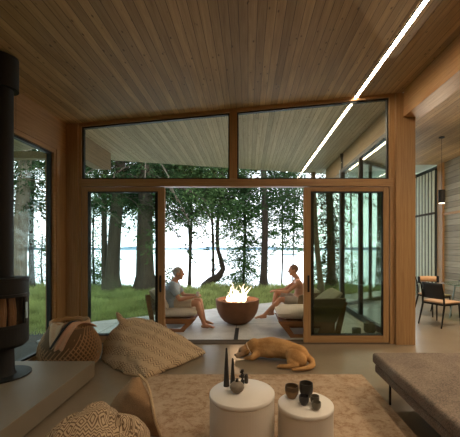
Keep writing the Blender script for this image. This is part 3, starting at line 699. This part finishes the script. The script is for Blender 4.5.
    sh = m.build('shorts', face_mats['shorts'], root); baked(sh, .012, 3)
    if 'shirt' in face_mats:
        m = MB(); torso(m, .016); m.cap(ch, nk*.6+ch*.4, .08, .07)
        for a, s in (('l',1),('r',-1)):
            s0, el = V['sh'+a], V['el'+a]; m.tube([s0, s0*.65+el*.35, s0*.3+el*.7], [.068,.066,.068], 14)
        st = m.build('t_shirt', face_mats['shirt'], root); baked(st, .012, 3)
    return root
J_SW = .18
def PX(px, y, Y): return ((px-248)*Y/F, Y, 1.5+(247-y)*Y/F)
Y = 6.05
Jm = dict(hip=(-1.43,Y,.46), chest=(-1.44,Y,.69), neck=(-1.375,Y,.86), head=(-1.31,Y,1.00),
  shl=(-1.40,Y+.17,.775), shr=(-1.40,Y-.17,.775), ell=(-1.24,Y+.20,.56), elr=(-1.24,Y-.21,.55), hal=(-1.02,Y+.10,.585), har=(-1.03,Y-.10,.575),
  knl=(-.93,Y+.13,.47), knr=(-.93,Y-.12,.46), anl=(-.84,Y+.15,.075), anr=(-.80,Y-.13,.075), tol=(-.70,Y+.17,.025), tor=(-.65,Y-.13,.025))
man = person('grey haired man in a blue grey t-shirt and shorts sitting facing the fire', Jm, (1,0,0),
  {'skin':M['skin'],'shorts':fabric('tan_shorts', (.58,.48,.37)),'shirt':fabric('blue_grey_jersey', (.33,.41,.48), 40, .1)}, M['hairgrey'])
Y = 6.88
Jn = dict(hip=(1.07,Y,.36), chest=(1.12,Y,.62), neck=(1.045,Y,.83), head=(.97,Y,1.0),
  shl=(1.06,Y-.17,.745), shr=(1.06,Y+.17,.745), ell=(.82,Y-.22,.575), elr=(.80,Y+.20,.56), hal=(.61,Y-.13,.575), har=(.60,Y+.10,.56),
  knl=(.68,Y-.13,.40), knr=(.62,Y+.12,.52), anl=(.33,Y-.16,.075), anr=(.52,Y+.14,.075), tol=(.17,Y-.18,.03), tor=(.36,Y+.15,.025))
person('shirtless man in grey shorts sitting with legs stretched towards the fire', Jn, (-1,0,0),
  {'skin':M['skin'],'shorts':fabric('grey_shorts', (.40,.35,.31))}, M['hairbrown'])
cup = MB().lathe((0,0,0), [(0,0),(.028,0),(.034,.09),(.030,.09),(.025,.008),(0,.008)], 20).build('cup', plain('pale_ceramic', (.7,.62,.55), .4), None, True)
cup.location = (-.935,5.99,.575); tag(cup, 'pale cup held by the man in the blue grey shirt', 'cup')

# ------------------------------------------------------------------ dog
dg = MB()
def D(x, y, z): return Vector((x,y,z))
c1, c2, c3, c4_ = D(.10,4.36,.125), D(.28,4.30,.150), D(.47,4.20,.145), D(.62,4.07,.125)
dg.cap(c1,c2,.115,.135); dg.cap(c2,c3,.135,.125); dg.cap(c3,c4_,.120,.120); dg.cap(c1+D(-.02,-.04,-.02), c2+D(0,-.06,-.04), .09,.09)
dg.ell(D(.57,3.99,.105),(.145,.085,.105),16,12, Euler((0,.35,-.5)).to_matrix())     # near thigh
dg.cap(D(.50,3.97,.07), D(.56,3.90,.045), .055,.035); dg.cap(D(.56,3.90,.04), D(.42,3.91,.03), .032,.026); dg.cap(D(.42,3.91,.03), D(.36,3.93,.026), .028,.026)  # hock, hind foot
dg.cap(D(.05,4.33,.17), D(-.03,4.34,.125), .090,.070)          # neck
dg.ell(D(-.085,4.315,.095),(.085,.068,.066),16,12, Euler((0,0,.25)).to_matrix())   # skull
dg.cap(D(-.10,4.30,.075), D(-.175,4.26,.048), .050,.036); dg.ell(D(-.195,4.252,.055),(.018,.022,.016),10,8)
dg.ell(D(-.045,4.245,.10),(.030,.014,.05),12,8, Euler((.3,.3,.2)).to_matrix()); dg.ell(D(-.055,4.385,.10),(.030,.014,.05),12,8, Euler((-.3,.3,.2)).to_matrix())  # ears
dg.cap(D(.10,4.25,.08), D(.02,4.18,.045), .055,.038); dg.cap(D(.02,4.18,.04), D(-.04,4.21,.03), .032,.027); dg.ell(D(-.055,4.22,.028),(.036,.028,.024),12,8) # near foreleg
dg.cap(D(.06,4.44,.08), D(-.05,4.47,.04), .05,.033); dg.cap(D(-.05,4.47,.035), D(-.16,4.45,.03), .030,.026)
for i in range(3): dg.ell(D(-.085,4.208+.013*i,.022),(.018,.008,.014),8,6); dg.ell(D(.335,3.915+.013*i,.020),(.018,.008,.014),8,6)
tl = [D(.70,4.06,.12),D(.765,4.00,.07),D(.765,3.92,.045),D(.70,3.85,.04),D(.60,3.82,.035),D(.50,3.815,.028)]
for i in range(5): dg.cap(tl[i], tl[i+1], .048-.006*i, .042-.006*i, 10)
t = NT('tan_fur'); v = t.coord(); sp = t.n('SeparateXYZ', ins={0:v}); n = t.noise(t.vscale(v,(1,1,1)), 60, 3, .7); n2 = t.noise(v, 6, 3)
col = t.ramp(t.math('ADD', t.math('MULTIPLY', n, .35), t.math('MULTIPLY', n2, .65)), [(.35,(.32,.155,.05)),(.65,(.53,.30,.12))])
g = t.n('MapRange', ins={0:sp.outputs[0],1:-.16,2:-.05,3:.7,4:0}).outputs[0]
col = t.mix(g, col, (.30,.25,.20))
furm = t.bsdf(col, .85, 0, .2, n, .4, .006)
dog = thing('dog', 'tan dog lying curled on the concrete floor behind the rug', 'dog', (0,0,0))
db = dg.build('body', furm, dog); baked(db, .009, 6, .5); dog.location = (.035,.05,0)
MB().ell((-.205,4.248,.060),(.014,.018,.013),10,8).build('nose', M['black'], dog, True)
for q_ in ((-.142,4.247,.112),(-.128,4.365,.112)): MB().ell(q_,(.010,.008,.009),8,6).build('eye', M['black'], dog, True)
cr = MB(); ctr = D(-.012,4.335,.122); ax = (D(.05,4.33,.17)-D(-.03,4.34,.125)).normalized(); a = ax.cross(D(0,1,0)).normalized(); b_ = ax.cross(a)
cr.tube([ctr+(a*math.cos(q)+b_*math.sin(q))*.081 for q in [2*PI*k/24 for k in range(24)]], .009, 6, closed=True)
cr.build('collar', fabric('pale_collar', (.55,.42,.28)), dog, True)

# ------------------------------------------------------------------ soft furniture
def hull(name, pts, mat, parent, vox=.03, it=6, wr=.012, ws=6, seed=0, extra=None, loc=(0,0,0)):
    bm = bmesh.new()
    for p in pts: bm.verts.new(p)
    bmesh.ops.convex_hull(bm, input=bm.verts); 
    gm = [v for v in bm.verts if not v.link_faces]; bmesh.ops.delete(bm, geom=gm, context='VERTS')
    me = bpy.data.meshes.new(name); bm.to_mesh(me); bm.free()
    m = MB(); m.add([tuple(v.co) for v in me.vertices], [tuple(p.vertices) for p in me.polygons])
    if extra: extra(m)
    o = m.build(name, mat, parent); baked(o, vox, it, .5)
    for v in o.data.vertices:
        q = Vector(v.co)*ws+Vector((seed,0,0)); k = mnoise.noise(q)+.5*mnoise.noise(q*2.3)
        k2 = abs(mnoise.noise(Vector(v.co)*3.1+Vector((0,seed,0))))
        dz = wr*k - wr*1.6*max(0,.12-k2)*6
        v.co += v.normal*dz
        if v.co.z < .004: v.co.z = .004
    o.data.update(); return o
bg = thing('beanbag', 'large tan kilim patterned floor beanbag beside the basket', 'beanbag', (0,0,0))
pts = []
def G3(px, y, Y): return PX(px, y, Y)
base = [(-1.16,3.66),(-.66,4.42),(-.80,4.62),(-1.25,4.86),(-1.8,4.88),(-2.02,4.55),(-2.02,4.28),(-1.75,4.02),(-1.45,3.80)]
pts += [(x,y,0.0) for x,y in base]
pts += [(-1.16,3.69,.07),(-.62,4.46,.05),(-2.02,4.55,.18),(-2.02,4.38,.18),(-1.85,4.90,.3),(-1.92,4.42,.32),(-1.84,4.68,.42),(-1.70,4.75,.43),(-1.4,4.75,.39),(-1.72,4.25,.33),(-1.35,4.25,.31),(-1.15,4.5,.30),(-.95,4.6,.2)]
pts = [(-1.45+(x+1.45)*(1.07 if x > -1.45 else .93), 4.35+(y-4.35)*1.05, z*1.08) for x,y,z in pts]
hb = hull('cover', pts, M['kilim'], bg, .028, 7, .016, 5.5, 3,
     lambda m: (m.cap((-1.72,4.55,.38),(-1.83,4.50,.575),.10,.028), m.cap((-1.3,3.9,.07),(-1.16,3.64,.04),.06,.02), m.cap((-.85,4.5,.08),(-.62,4.42,.04),.06,.02)))
# foreground cushion pair
b2 = thing('beanbag', 'boldly patterned kilim beanbag in the bottom left foreground', 'beanbag', (0,0,0))
pts = []
for i in range(14):
    a = 2*PI*i/14
    for r, z in ((.33,0),(.40,.10),(.37,.23),(.22,.38)): pts.append((-.99+r*.98*math.cos(a), 2.06+r*math.sin(a)*.9, z))
pts += [(-.99,2.22,.46),(-.90,2.12,.44),(-1.1,2.1,.43)]
hull('cover', pts, M['kilim2'], b2, .026, 4, .03, 5, 9)
b3 = thing('floor_cushion', 'plain brown fabric floor cushion standing behind the patterned foreground beanbag', 'cushion', (0,0,0))
pts = [(-1.14,2.80,0),(-.80,2.80,0),(-.60,2.5,0),(-1.1,2.62,0),(-1.15,2.78,.12),(-.93,2.74,.40),(-.86,2.73,.41),(-.76,2.62,.33),(-.70,2.50,.27),(-.66,2.47,.15),(-1.05,2.66,.27),(-.9,2.55,.36)]
hull('cover', pts, M['brownfab'], b3, .022, 4, .006, 7, 2)
b3.location.x = -.05
MB().tube([(-.885,2.76,.405),(-.80,2.69,.375),(-.735,2.59,.325),(-.69,2.50,.26),(-.66,2.47,.16),(-.62,2.48,.04)], .011, 8).build('piping', fabric('light_piping', (.5,.36,.22)), b3, True)

# rug
rg = MB().box(-1.26,1.33,-.6,3.76,.001,.016).build('rug', M['rug'], bevel=.006); tag(rg, 'large worn beige and rust rug under the white drum tables', 'rug')
# basket
bk = thing('wicker_basket', 'wide openwork rattan basket beside the hearth corner', 'basket', (-2.33,4.22,0)); bk.scale = (.93,.93,1.12)
def br_(z): # radius profile
    s = z/.46; return .37+.05*math.sin(PI*min(1,s*1.2))-.13*s**2
w = MB()
for k in range(40):
    for sg in (1,-1):
        pts = []
        for i in range(13):
            z = .01+.44*i/12; a = 2*PI*k/40+sg*i*.095; rr_ = br_(z)+.004*sg; pts.append((rr_*math.cos(a), rr_*math.sin(a)*.9, z))
        w.tube(pts, .0072, 5)
w.build('weave', plain('rattan', (.36,.20,.085), .6, 0, .3, 25), bk, True)
rimm = plain('rattan_rim', (.40,.22,.09), .6, 0, .3, 25)
for z, r in ((.455,.018),(.475,.016),(.01,.014)):
    w = MB(); w.tube([(br_(.45 if z > .1 else .0)*math.cos(a), br_(.45 if z > .1 else .0)*math.sin(a)*.9, z+.006*math.sin(a*9)) for a in [2*PI*k/48 for k in range(48)]], r, 7, closed=True); w.build('rim', rimm, bk, True)
MB().lathe((0,0,.004), [(0,.0),(.33,.0),(.37,.15),(.36,.25),(.27,.41),(.262,.41),(.35,.25),(.36,.15),(.32,.008),(0,.008)], 32).build('liner', plain('dark_liner', (.13,.075,.035), .9), bk, True)
bl = thing('throw_blanket', 'folded peach and cream blanket with a black stripe hanging out of the basket', 'blanket', (0,0,0))
def cloth(path, w0, w1, th, mat, nm, side=Vector((1,0,0)), wave=.012, shear=0):
    n = 8; vs = []; fs = []
    for i, p in enumerate(path):
        p = Vector(p); w = w0+(w1-w0)*i/(len(path)-1)
        for j in range(n+1):
            u = -1+2*j/n; vs.append(tuple(p+side*(u*w/2)+Vector((0,-wave*math.sin(u*5+i*.8), wave*math.cos(u*4+i)))))
    for i in range(len(path)-1):
        for j in range(n): a = i*(n+1)+j; fs.append((a,a+1,a+n+2,a+n+1))
    o = MB().add(vs,fs).build(nm, mat, bl, True); s_ = o.modifiers.new('T','SOLIDIFY'); s_.thickness = th; s_.offset = 0
    su = o.modifiers.new('Su','SUBSURF'); su.levels = 1; su.render_levels = 2
pk = fabric('peach_wool', (.50,.29,.18)); ck = fabric('cream_wool', (.50,.38,.26))
cloth([(-2.37,4.34,.42),(-2.37,4.20,.49),(-2.37,4.06,.535),(-2.365,3.97,.53),(-2.345,3.90,.45),(-2.32,3.845,.37),(-2.30,3.82,.29)], .23, .09, .018, ck, 'cream_fold')
cloth([(-2.09,4.32,.44),(-2.11,4.18,.51),(-2.13,4.06,.55),(-2.155,3.96,.54),(-2.19,3.88,.45),(-2.22,3.83,.36),(-2.25,3.81,.27)], .15, .11, .018, pk, 'peach_fold')
cloth([(-2.19,4.28,.48),(-2.19,4.16,.535),(-2.20,4.05,.57),(-2.215,3.94,.555),(-2.25,3.865,.46),(-2.29,3.815,.37),(-2.33,3.79,.29)], .026, .026, .02, M['black'], 'black_stripe', wave=.002)

# ------------------------------------------------------------------ wood stove
st = thing('wood_stove', 'round black wood stove with flue pipe standing on the hearth', 'stove', (-2.48,3.25,.205))
bz = lambda z: z-.205
MB().lathe((0,0,0), [(0,0),(.25,0),(.25,.012),(0,.012)], 48).build('base_plate', M['black'], st)
MB().lathe((0,0,0), [(.12,.012),(.105,.04),(.10,.28),(.13,.30)], 32).build('pedestal', M['black'], st, True)
a0, a1 = -1.75, .15   # opening of the fire door
bd = MB(); bd.lathe((0,0,0), [(.0,.295),(.19,.295),(.225,.33),(.225,.50)], 48)
bd.lathe((0,0,0), [(.225,.83),(.225,.96),(.23,.965),(.23,.985),(.19,.99),(0,.99)], 48)
bd.lathe((0,0,0), [(.225,.50),(.225,.83)], 36, a1, a0+2*PI); bd.lathe((0,0,0), [(.19,.50),(.19,.83)], 36, a1, a0+2*PI)
bd.lathe((0,0,0), [(0,.50),(.225,.50)], 48); bd.lathe((0,0,0), [(0,.83),(.225,.83)], 48)
bd.build('stove_body', M['black'], st)
fd = MB(); 
for za, zb_ in ((.50,.53),(.80,.83)): fd.lathe((0,0,0), [(.223,za),(.237,za),(.237,zb_),(.223,zb_),(.223,za)], 24, a0, a1)
for aa in (a0,a1-.10): fd.lathe((0,0,0), [(.223,.50),(.238,.50),(.238,.83),(.223,.83),(.223,.50)], 4, aa, aa+.10)
dr = fd.build('stove_door', M['darkmetal'], st)
MB().lathe((0,0,0), [(.228,.53),(.228,.80)], 24, a0+.1, a1-.1).build('door_glass', M['glass_clear'], dr, True)
MB().box(.237,.25,-.01,.01,.58,.74).build('door_handle', M['steelgrey'], dr)
MB().lathe((0,0,0), [(.095,.985),(.095,CEILF(-2.48)-.205+.0-.32)], 32, caps=False).build('flue_pipe', M['black'], st, True)
MB().lathe((0,0,0), [(.095,CEILF(-2.48)-.205-.34),(.14,CEILF(-2.48)-.205-.34),(.14,CEILF(-2.48)-.205-.02),(0,CEILF(-2.48)-.205-.02)], 32).build('flue_collar', M['black'], st, True)
fw = M['teak']
for k, (dx, dy, tl_, lb) in enumerate(((-.04,-.08,.1,'split log standing at the left inside the stove'),(.05,-.07,-.12,'split log leaning at the middle inside the stove'),(.11,-.01,-.2,'split log leaning at the right inside the stove'))):
    g = MB().tube([(0,0,0),(.02,.0,.14),(.02,.01,.28)], [.035,.038,.034], 7).build('firewood_log', wood('log%d'%k, (.22,.10,.05), (.42,.22,.11), 'Z', fine=2), None)
    g.location = (-2.48+dx,3.25+dy,.205+.503); g.rotation_euler = (tl_*.4,tl_,0); tag(g, lb, 'log', 'firewood inside the stove')

# ------------------------------------------------------------------ drum tables
def drum(name, x, y, r, h, label):
    t = thing(name, label, 'table', (x,y,.016), group='white drum tables')
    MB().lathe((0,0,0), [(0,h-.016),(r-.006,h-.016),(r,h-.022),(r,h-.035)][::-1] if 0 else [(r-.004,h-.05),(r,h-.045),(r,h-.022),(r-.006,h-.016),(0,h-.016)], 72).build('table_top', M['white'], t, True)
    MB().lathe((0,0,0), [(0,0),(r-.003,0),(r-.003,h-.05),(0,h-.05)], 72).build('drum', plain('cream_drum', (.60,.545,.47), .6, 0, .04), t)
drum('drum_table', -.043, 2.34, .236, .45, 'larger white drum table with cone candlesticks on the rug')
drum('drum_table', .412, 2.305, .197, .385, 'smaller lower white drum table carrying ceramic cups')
def onL(px, y, h=.45):   # table-top point under a pixel of the photo
    Yp = (1.5-h)*F/(y-247); return ((px-248)*Yp/F, Yp, h)
def vess(name, label, px, y, prof, mat, h, cat, parts=(), n=32, group=None, sc=1):
    p = onL(px, y, h); t = MB().lathe((0,0,0), [(a*sc,b*sc) for a,b in prof], n).build(name, mat, None, True); t.location = (p[0],p[1],h+.0005)
    tag(t, label, cat, group)
    return t
dark = plain('dark_stoneware', (.02,.017,.015), .55)
vess('candle_cone','tall black cone candlestick on the larger drum table',226.5,386,[(0,0),(.023,0),(.023,.004),(.007,.282),(.004,.288),(0,.288)],dark,.45,'candlestick')
vess('candle_cone','shorter black cone candlestick next to the tall one',232.7,383.5,[(0,0),(.020,0),(.020,.004),(.006,.19),(.003,.196),(0,.196)],dark,.45,'candlestick')
v1 = vess('bud_vase','round grey stone vase with a small dark neck, front of the table',237,392.5,[(0,0),(.022,0),(.043,.018),(.052,.038),(.048,.058),(.030,.074),(.014,.079),(0,.079)],plain('speckled_stone',(.21,.175,.135),.7,0,.3,40),.45,'vase')
MB().lathe((0,0,0), [(.0,.078),(.012,.078),(.010,.094),(.013,.098),(.007,.098),(.007,.085),(0,.085)], 16).build('neck', dark, v1, True)
fg = vess('figurine','small black notched wooden figurine behind the round vase',242.5,384,[(0,0),(.014,0),(.014,.03),(.008,.035),(.008,.045),(.015,.05),(.015,.075),(.007,.08),(.007,.09),(.012,.095),(.012,.11),(0,.112)],dark,.45,'figurine',n=12)
MB().bar((-.025,0,.058),(.012,0,.066),.014,.014).bar((-.02,0,.09),(0,0,.094),.012,.012).build('branches', dark, fg)
vess('small_jar','little dark jar right of the notched figurine',246.3,383,[(0,0),(.014,0),(.016,.02),(.016,.05),(.012,.058),(.014,.066),(.009,.066),(.008,.05),(0,.05)],plain('brown_black_glaze',(.05,.04,.03),.4),.45,'jar')
def cupp(r, h): return [(0,0),(r*.55,0),(r*.62,.004),(r*.92,h*.35),(r,h*.6),(r*.97,h),(r*.90,h),(r*.92,h*.6),(r*.82,h*.35),(r*.5,.012),(0,.012)]
H2 = .385
def glaze(name, c_hi, c_lo, zz, rough=.4, metal=.0):
    t = NT(name); sp = t.n('SeparateXYZ', ins={0:t.coord()}); n = t.noise(t.coord(), 25, 4)
    f_ = t.n('MapRange', ins={0:t.math('ADD', sp.outputs[2], t.math('MULTIPLY', n, .02)),1:zz,2:zz+.012,3:0,4:1}).outputs[0]
    return t.bsdf(t.mix(f_, c_lo, c_hi), rough, metal, .5, n, .15, .004)
vess('ceramic_cup','brown and bronze glazed cup at the left of the smaller table',291.8,397.5,cupp(.051,.088),glaze('bronze_glaze',(.10,.065,.035),(.24,.15,.065),.06,.35,.2),H2,'cup')
vess('ceramic_cup','tallest dark ribbed cup at the back of the smaller table',306.2,397,cupp(.051,.105),glaze('black_glaze',(.04,.035,.028),(.085,.065,.04),.04,.5),H2,'cup')
vess('ceramic_cup','small black cup in front of the tallest one',304,404.5,cupp(.036,.062),plain('blue_black_glaze',(.03,.028,.03),.3),H2,'cup')
vess('ceramic_cup','small grey cup at the right of the tallest one',314.8,404,cupp(.032,.058),plain('grey_glaze',(.12,.105,.08),.5),H2,'cup')
vess('ceramic_cup','small olive grey cup nearest the front of the smaller table',316.3,409.5,cupp(.032,.052),plain('olive_glaze',(.15,.135,.10),.5),H2,'cup')

# ------------------------------------------------------------------ daybed
db = thing('daybed', 'long low grey tweed upholstered daybed in the right foreground', 'daybed', (1.28,3.33,0))
MB().box(0,1.9,-2.6,0,.305,.415).build('seat_pad', M['tweed'], db, bevel=.03, seg=4)
MB().box(.02,1.88,-2.58,-.02,.215,.300).build('base_frame', M['tweed'], db, bevel=.02, seg=3)
for x, y in ((.07,-.27),(1.8,-.27),(.07,-2.3),(1.8,-2.3)):
    l = MB(); l.bar((x,y,0.0),(x,y,.216),.016,.016); l.bar((x,y-.03,.21),(x,y+.03,.21),.03,.01); l.build('leg', M['black'], db)

# ------------------------------------------------------------------ dining
def chair(label, x, y, rz, back, seatm, style):
    t = thing('dining_chair', label, 'chair', (x,y,0), rz, group='dining chairs around the glass table')
    # faces +x in local space
    m = MB(); m.prism([(-.22,-.22),(.23,-.25),(.23,.25),(-.22,.22)], .435, .465); m.build('seat', M[seatm], t, bevel=.01)
    m = MB(); m.bar((-.2,-.2,.415),(.2,-.22,.415),.022,.035).bar((-.2,.2,.415),(.2,.22,.415),.022,.035).bar((-.2,-.2,.415),(-.2,.2,.415),.022,.035).bar((.2,-.22,.415),(.2,.22,.415),.022,.035); m.build('seat_frame', M['black'], t)
    for s in (1,-1):
        MB().tube([(.21,.22*s,.43),(.235,.235*s,0)], [.017,.011], 8).build('leg', M['black'], t, True)
        MB().tube([(-.33,.23*s,0),(-.22,.215*s,.40),(-.235,.21*s,.60),(-.30,.21*s,.82)], [.012,.019,.018,.012], 8).build('leg', M['black'], t, True)
    if style == 'panel':
        vs = []; fs = []
        for i in range(7):
            z = .52+.30*i/6
            for j in range(9):
                u = -1+2*j/8; vs.append((-.235-.06*max(0,(z-.6)/.22)-.035*(1-u*u)+.02, u*.205, z))
        for i in range(6):
            for j in range(8): a = i*9+j; fs.append((a,a+1,a+10,a+9))
        o = MB().add(vs,fs).build('backrest', back, t, True); s_ = o.modifiers.new('T','SOLIDIFY'); s_.thickness = .018
    else:
        vs = []; fs = []
        for i in range(3):
            z = .70+.13*i/2
            for j in range(13):
                a = -1.0+2.0*j/12; vs.append((-.02-.29*math.cos(a)*1.0, .29*math.sin(a), z))
        for i in range(2):
            for j in range(12): a = i*13+j; fs.append((a,a+1,a+14,a+13))
        o = MB().add(vs,fs).build('backrest', back, t, True); s_ = o.modifiers.new('T','SOLIDIFY'); s_.thickness = .022
        for s in (1,-1): MB().box(-.18,-.12,.25*s-.016,.25*s+.016,.69,.84).build('back_cap', M['black'], t, bevel=.008)
    return t
M['seatwood'] = wood('pale_seat', (.36,.22,.13), (.55,.36,.22), 'X', fine=2)
chair('black framed dining chair with a dark back, nearest the timber post', 3.74, 6.25, .45, plain('charcoal_back', (.028,.027,.030), .45), 'seatwood', 'panel')
chair('dining chair with a curved tan back behind the glass table', 4.12, 7.15, -1.35, wood('tan_back', (.40,.24,.13), (.58,.37,.22), 'Y', fine=2), 'seatwood', 'curve')
tb = thing('dining_table', 'round glass dining table at the right edge', 'table', (4.62,6.62,0))
MB().lathe((0,0,0), [(0,.732),(.545,.732),(.55,.738),(.545,.744),(0,.744)], 64).build('glass_top', glass('green_table_glass', (.5,.68,.56), 1.0, 1.7), tb, True)
for k in range(4):
    a = PI/4+k*PI/2+.3; MB().tube([(.40*math.cos(a),.40*math.sin(a),0),(.30*math.cos(a),.30*math.sin(a),.73)], .016, 8).build('leg', M['steelgrey'], tb, True)
r_ = MB().tube([(.34*math.cos(a),.34*math.sin(a),.70) for a in [2*PI*k/40 for k in range(40)]], .011, 6, closed=True).build('ring', M['steelgrey'], tb, True)
bw = MB().lathe((0,0,0), [(0,0),(.05,0),(.12,.04),(.15,.07),(.145,.07),(.11,.045),(0,.012)], 32).build('bowl', dark, None, True); bw.location = (4.45,6.55,.745); tag(bw, 'dark shallow bowl on the glass dining table', 'bowl')
pd = thing('pendant_lamp', 'slim black cylinder pendant lamp hanging over the dining table', 'lamp', (4.14,6.88,3.85))
MB().lathe((0,0,0), [(0,-.02),(.055,-.02),(.055,0),(0,0)], 24).build('ceiling_rose', M['black'], pd)
MB().tube([(0,0,-.02),(0,0,-1.16)], .004, 6).build('cord', M['black'], pd)
MB().lathe((0,0,0), [(.065,-1.41),(.065,-1.13),(0,-1.125)], 24, caps=False).build('lamp_shade', M['black'], pd)
MB().lathe((0,0,0), [(0,-1.42),(.055,-1.42),(.055,-1.40),(0,-1.40)], 24).build('diffuser', emit('warm_bulb', (1,.82,.6), 2), pd)

# ------------------------------------------------------------------ lights
LED = emit('led_strip', (1.0,.80,.57), 24)
def led(label, x, y0, y1, z, sl):
    t = thing('linear_light', label, 'ceiling light', (x,y0,z-.014), group='recessed linear ceiling lights')
    L = y1-y0; m = MB(); f0 = lambda q: q*sl
    m.slope(-.036,-.024,0,L,lambda q:f0(q)-.008,lambda q:f0(q)+.01).slope(.024,.036,0,L,lambda q:f0(q)-.008,lambda q:f0(q)+.01); m.build('housing', M['darkmetal'], t)
    MB().slope(-.024,.024,0,L,lambda q:f0(q)-.006,lambda q:f0(q)+.004).build('diffuser', LED, t)
led('glowing light line in the living room ceiling', 1.665, -2.5, 4.97, CEILF(1.665), .0952)
led('continuation of the glowing light line in the soffit outside the transom', 1.665, 5.15, 9.6, CEILF(1.665), .0952)
led('glowing light line in the dining area ceiling', 4.35, -1.0, 4.4, DZ, 0)
def lamp(typ, name, loc, e, c, size=.2, rot=None, spot=None):
    l = bpy.data.lights.new(name, typ); l.energy = e; l.color = c
    if typ == 'AREA': l.size = size
    else: l.shadow_soft_size = size
    if spot: l.spot_size = spot; l.spot_blend = .8
    o = bpy.data.objects.new(name, l); o.location = loc; COL.objects.link(o)
    if rot: o.rotation_euler = rot
    return o
WARM = (1,.77,.52)
lamp('SPOT','warm_fill', (3.6,2.6,3.80), 110, WARM, .05, (0,.0,0), 2.5)  # added fill spots to brighten the dining side, no fixtures there
lamp('SPOT','warm_fill', (3.9,5.4,3.80), 130, WARM, .05, (0,0,0), 2.2)
lamp('POINT','pendant_glow', (4.14,6.88,2.38), 45, WARM, .04)
lamp('SPOT','warm_fill', (.6,.8,3.66), 40, WARM, .05, (0,0,0), 2.2)  # added fill spots for the living room, likewise without fixtures
lamp('SPOT','warm_fill', (-1.2,1.2,3.5), 10, WARM, .05, (0,0,0), 2.2)
fl_ = lamp('POINT','fire_light', (-.21,6.42,.62), 6, (1,.6,.32), .12)
# world: bright overcast sky, slightly bluer overhead
w = bpy.data.worlds.new('World'); scene.world = w; w.use_nodes = True; nt = w.node_tree; nt.nodes.clear()
tc = nt.nodes.new('ShaderNodeTexCoord'); sp = nt.nodes.new('ShaderNodeSeparateXYZ'); nt.links.new(tc.outputs['Generated'], sp.inputs[0])
rp = nt.nodes.new('ShaderNodeValToRGB'); nt.links.new(sp.outputs[2], rp.inputs[0])
e = rp.color_ramp.elements; e[0].position = 0.0; e[0].color = (.86,.93,1,1); e[1].position = .6; e[1].color = (.92,.96,1,1)
bgn = nt.nodes.new('ShaderNodeBackground'); bgn.inputs[1].default_value = 2.5; nt.links.new(rp.outputs[0], bgn.inputs[0])
wo = nt.nodes.new('ShaderNodeOutputWorld'); nt.links.new(bgn.outputs[0], wo.inputs[0])

# ------------------------------------------------------------------ camera
cam = bpy.data.cameras.new('camera'); co = bpy.data.objects.new('camera', cam); COL.objects.link(co)
co.location = (0,0,1.5); co.rotation_euler = (PI/2,0,0)
cam.sensor_fit = 'HORIZONTAL'; cam.sensor_width = 36; cam.lens = F/460*36
cam.shift_x = -18/460; cam.shift_y = 28.5/460; cam.clip_end = 3000; cam.clip_start = .05
scene.camera = co
scene.view_settings.view_transform = 'Standard'; scene.view_settings.look = 'None'; scene.view_settings.gamma = 1; scene.view_settings.exposure = 1.15
try:
    scene.cycles.use_denoising = True; scene.cycles.max_bounces = 8; scene.cycles.transparent_max_bounces = 16; scene.cycles.sample_clamp_indirect = 6; scene.cycles.use_fast_gi = False
except Exception: pass
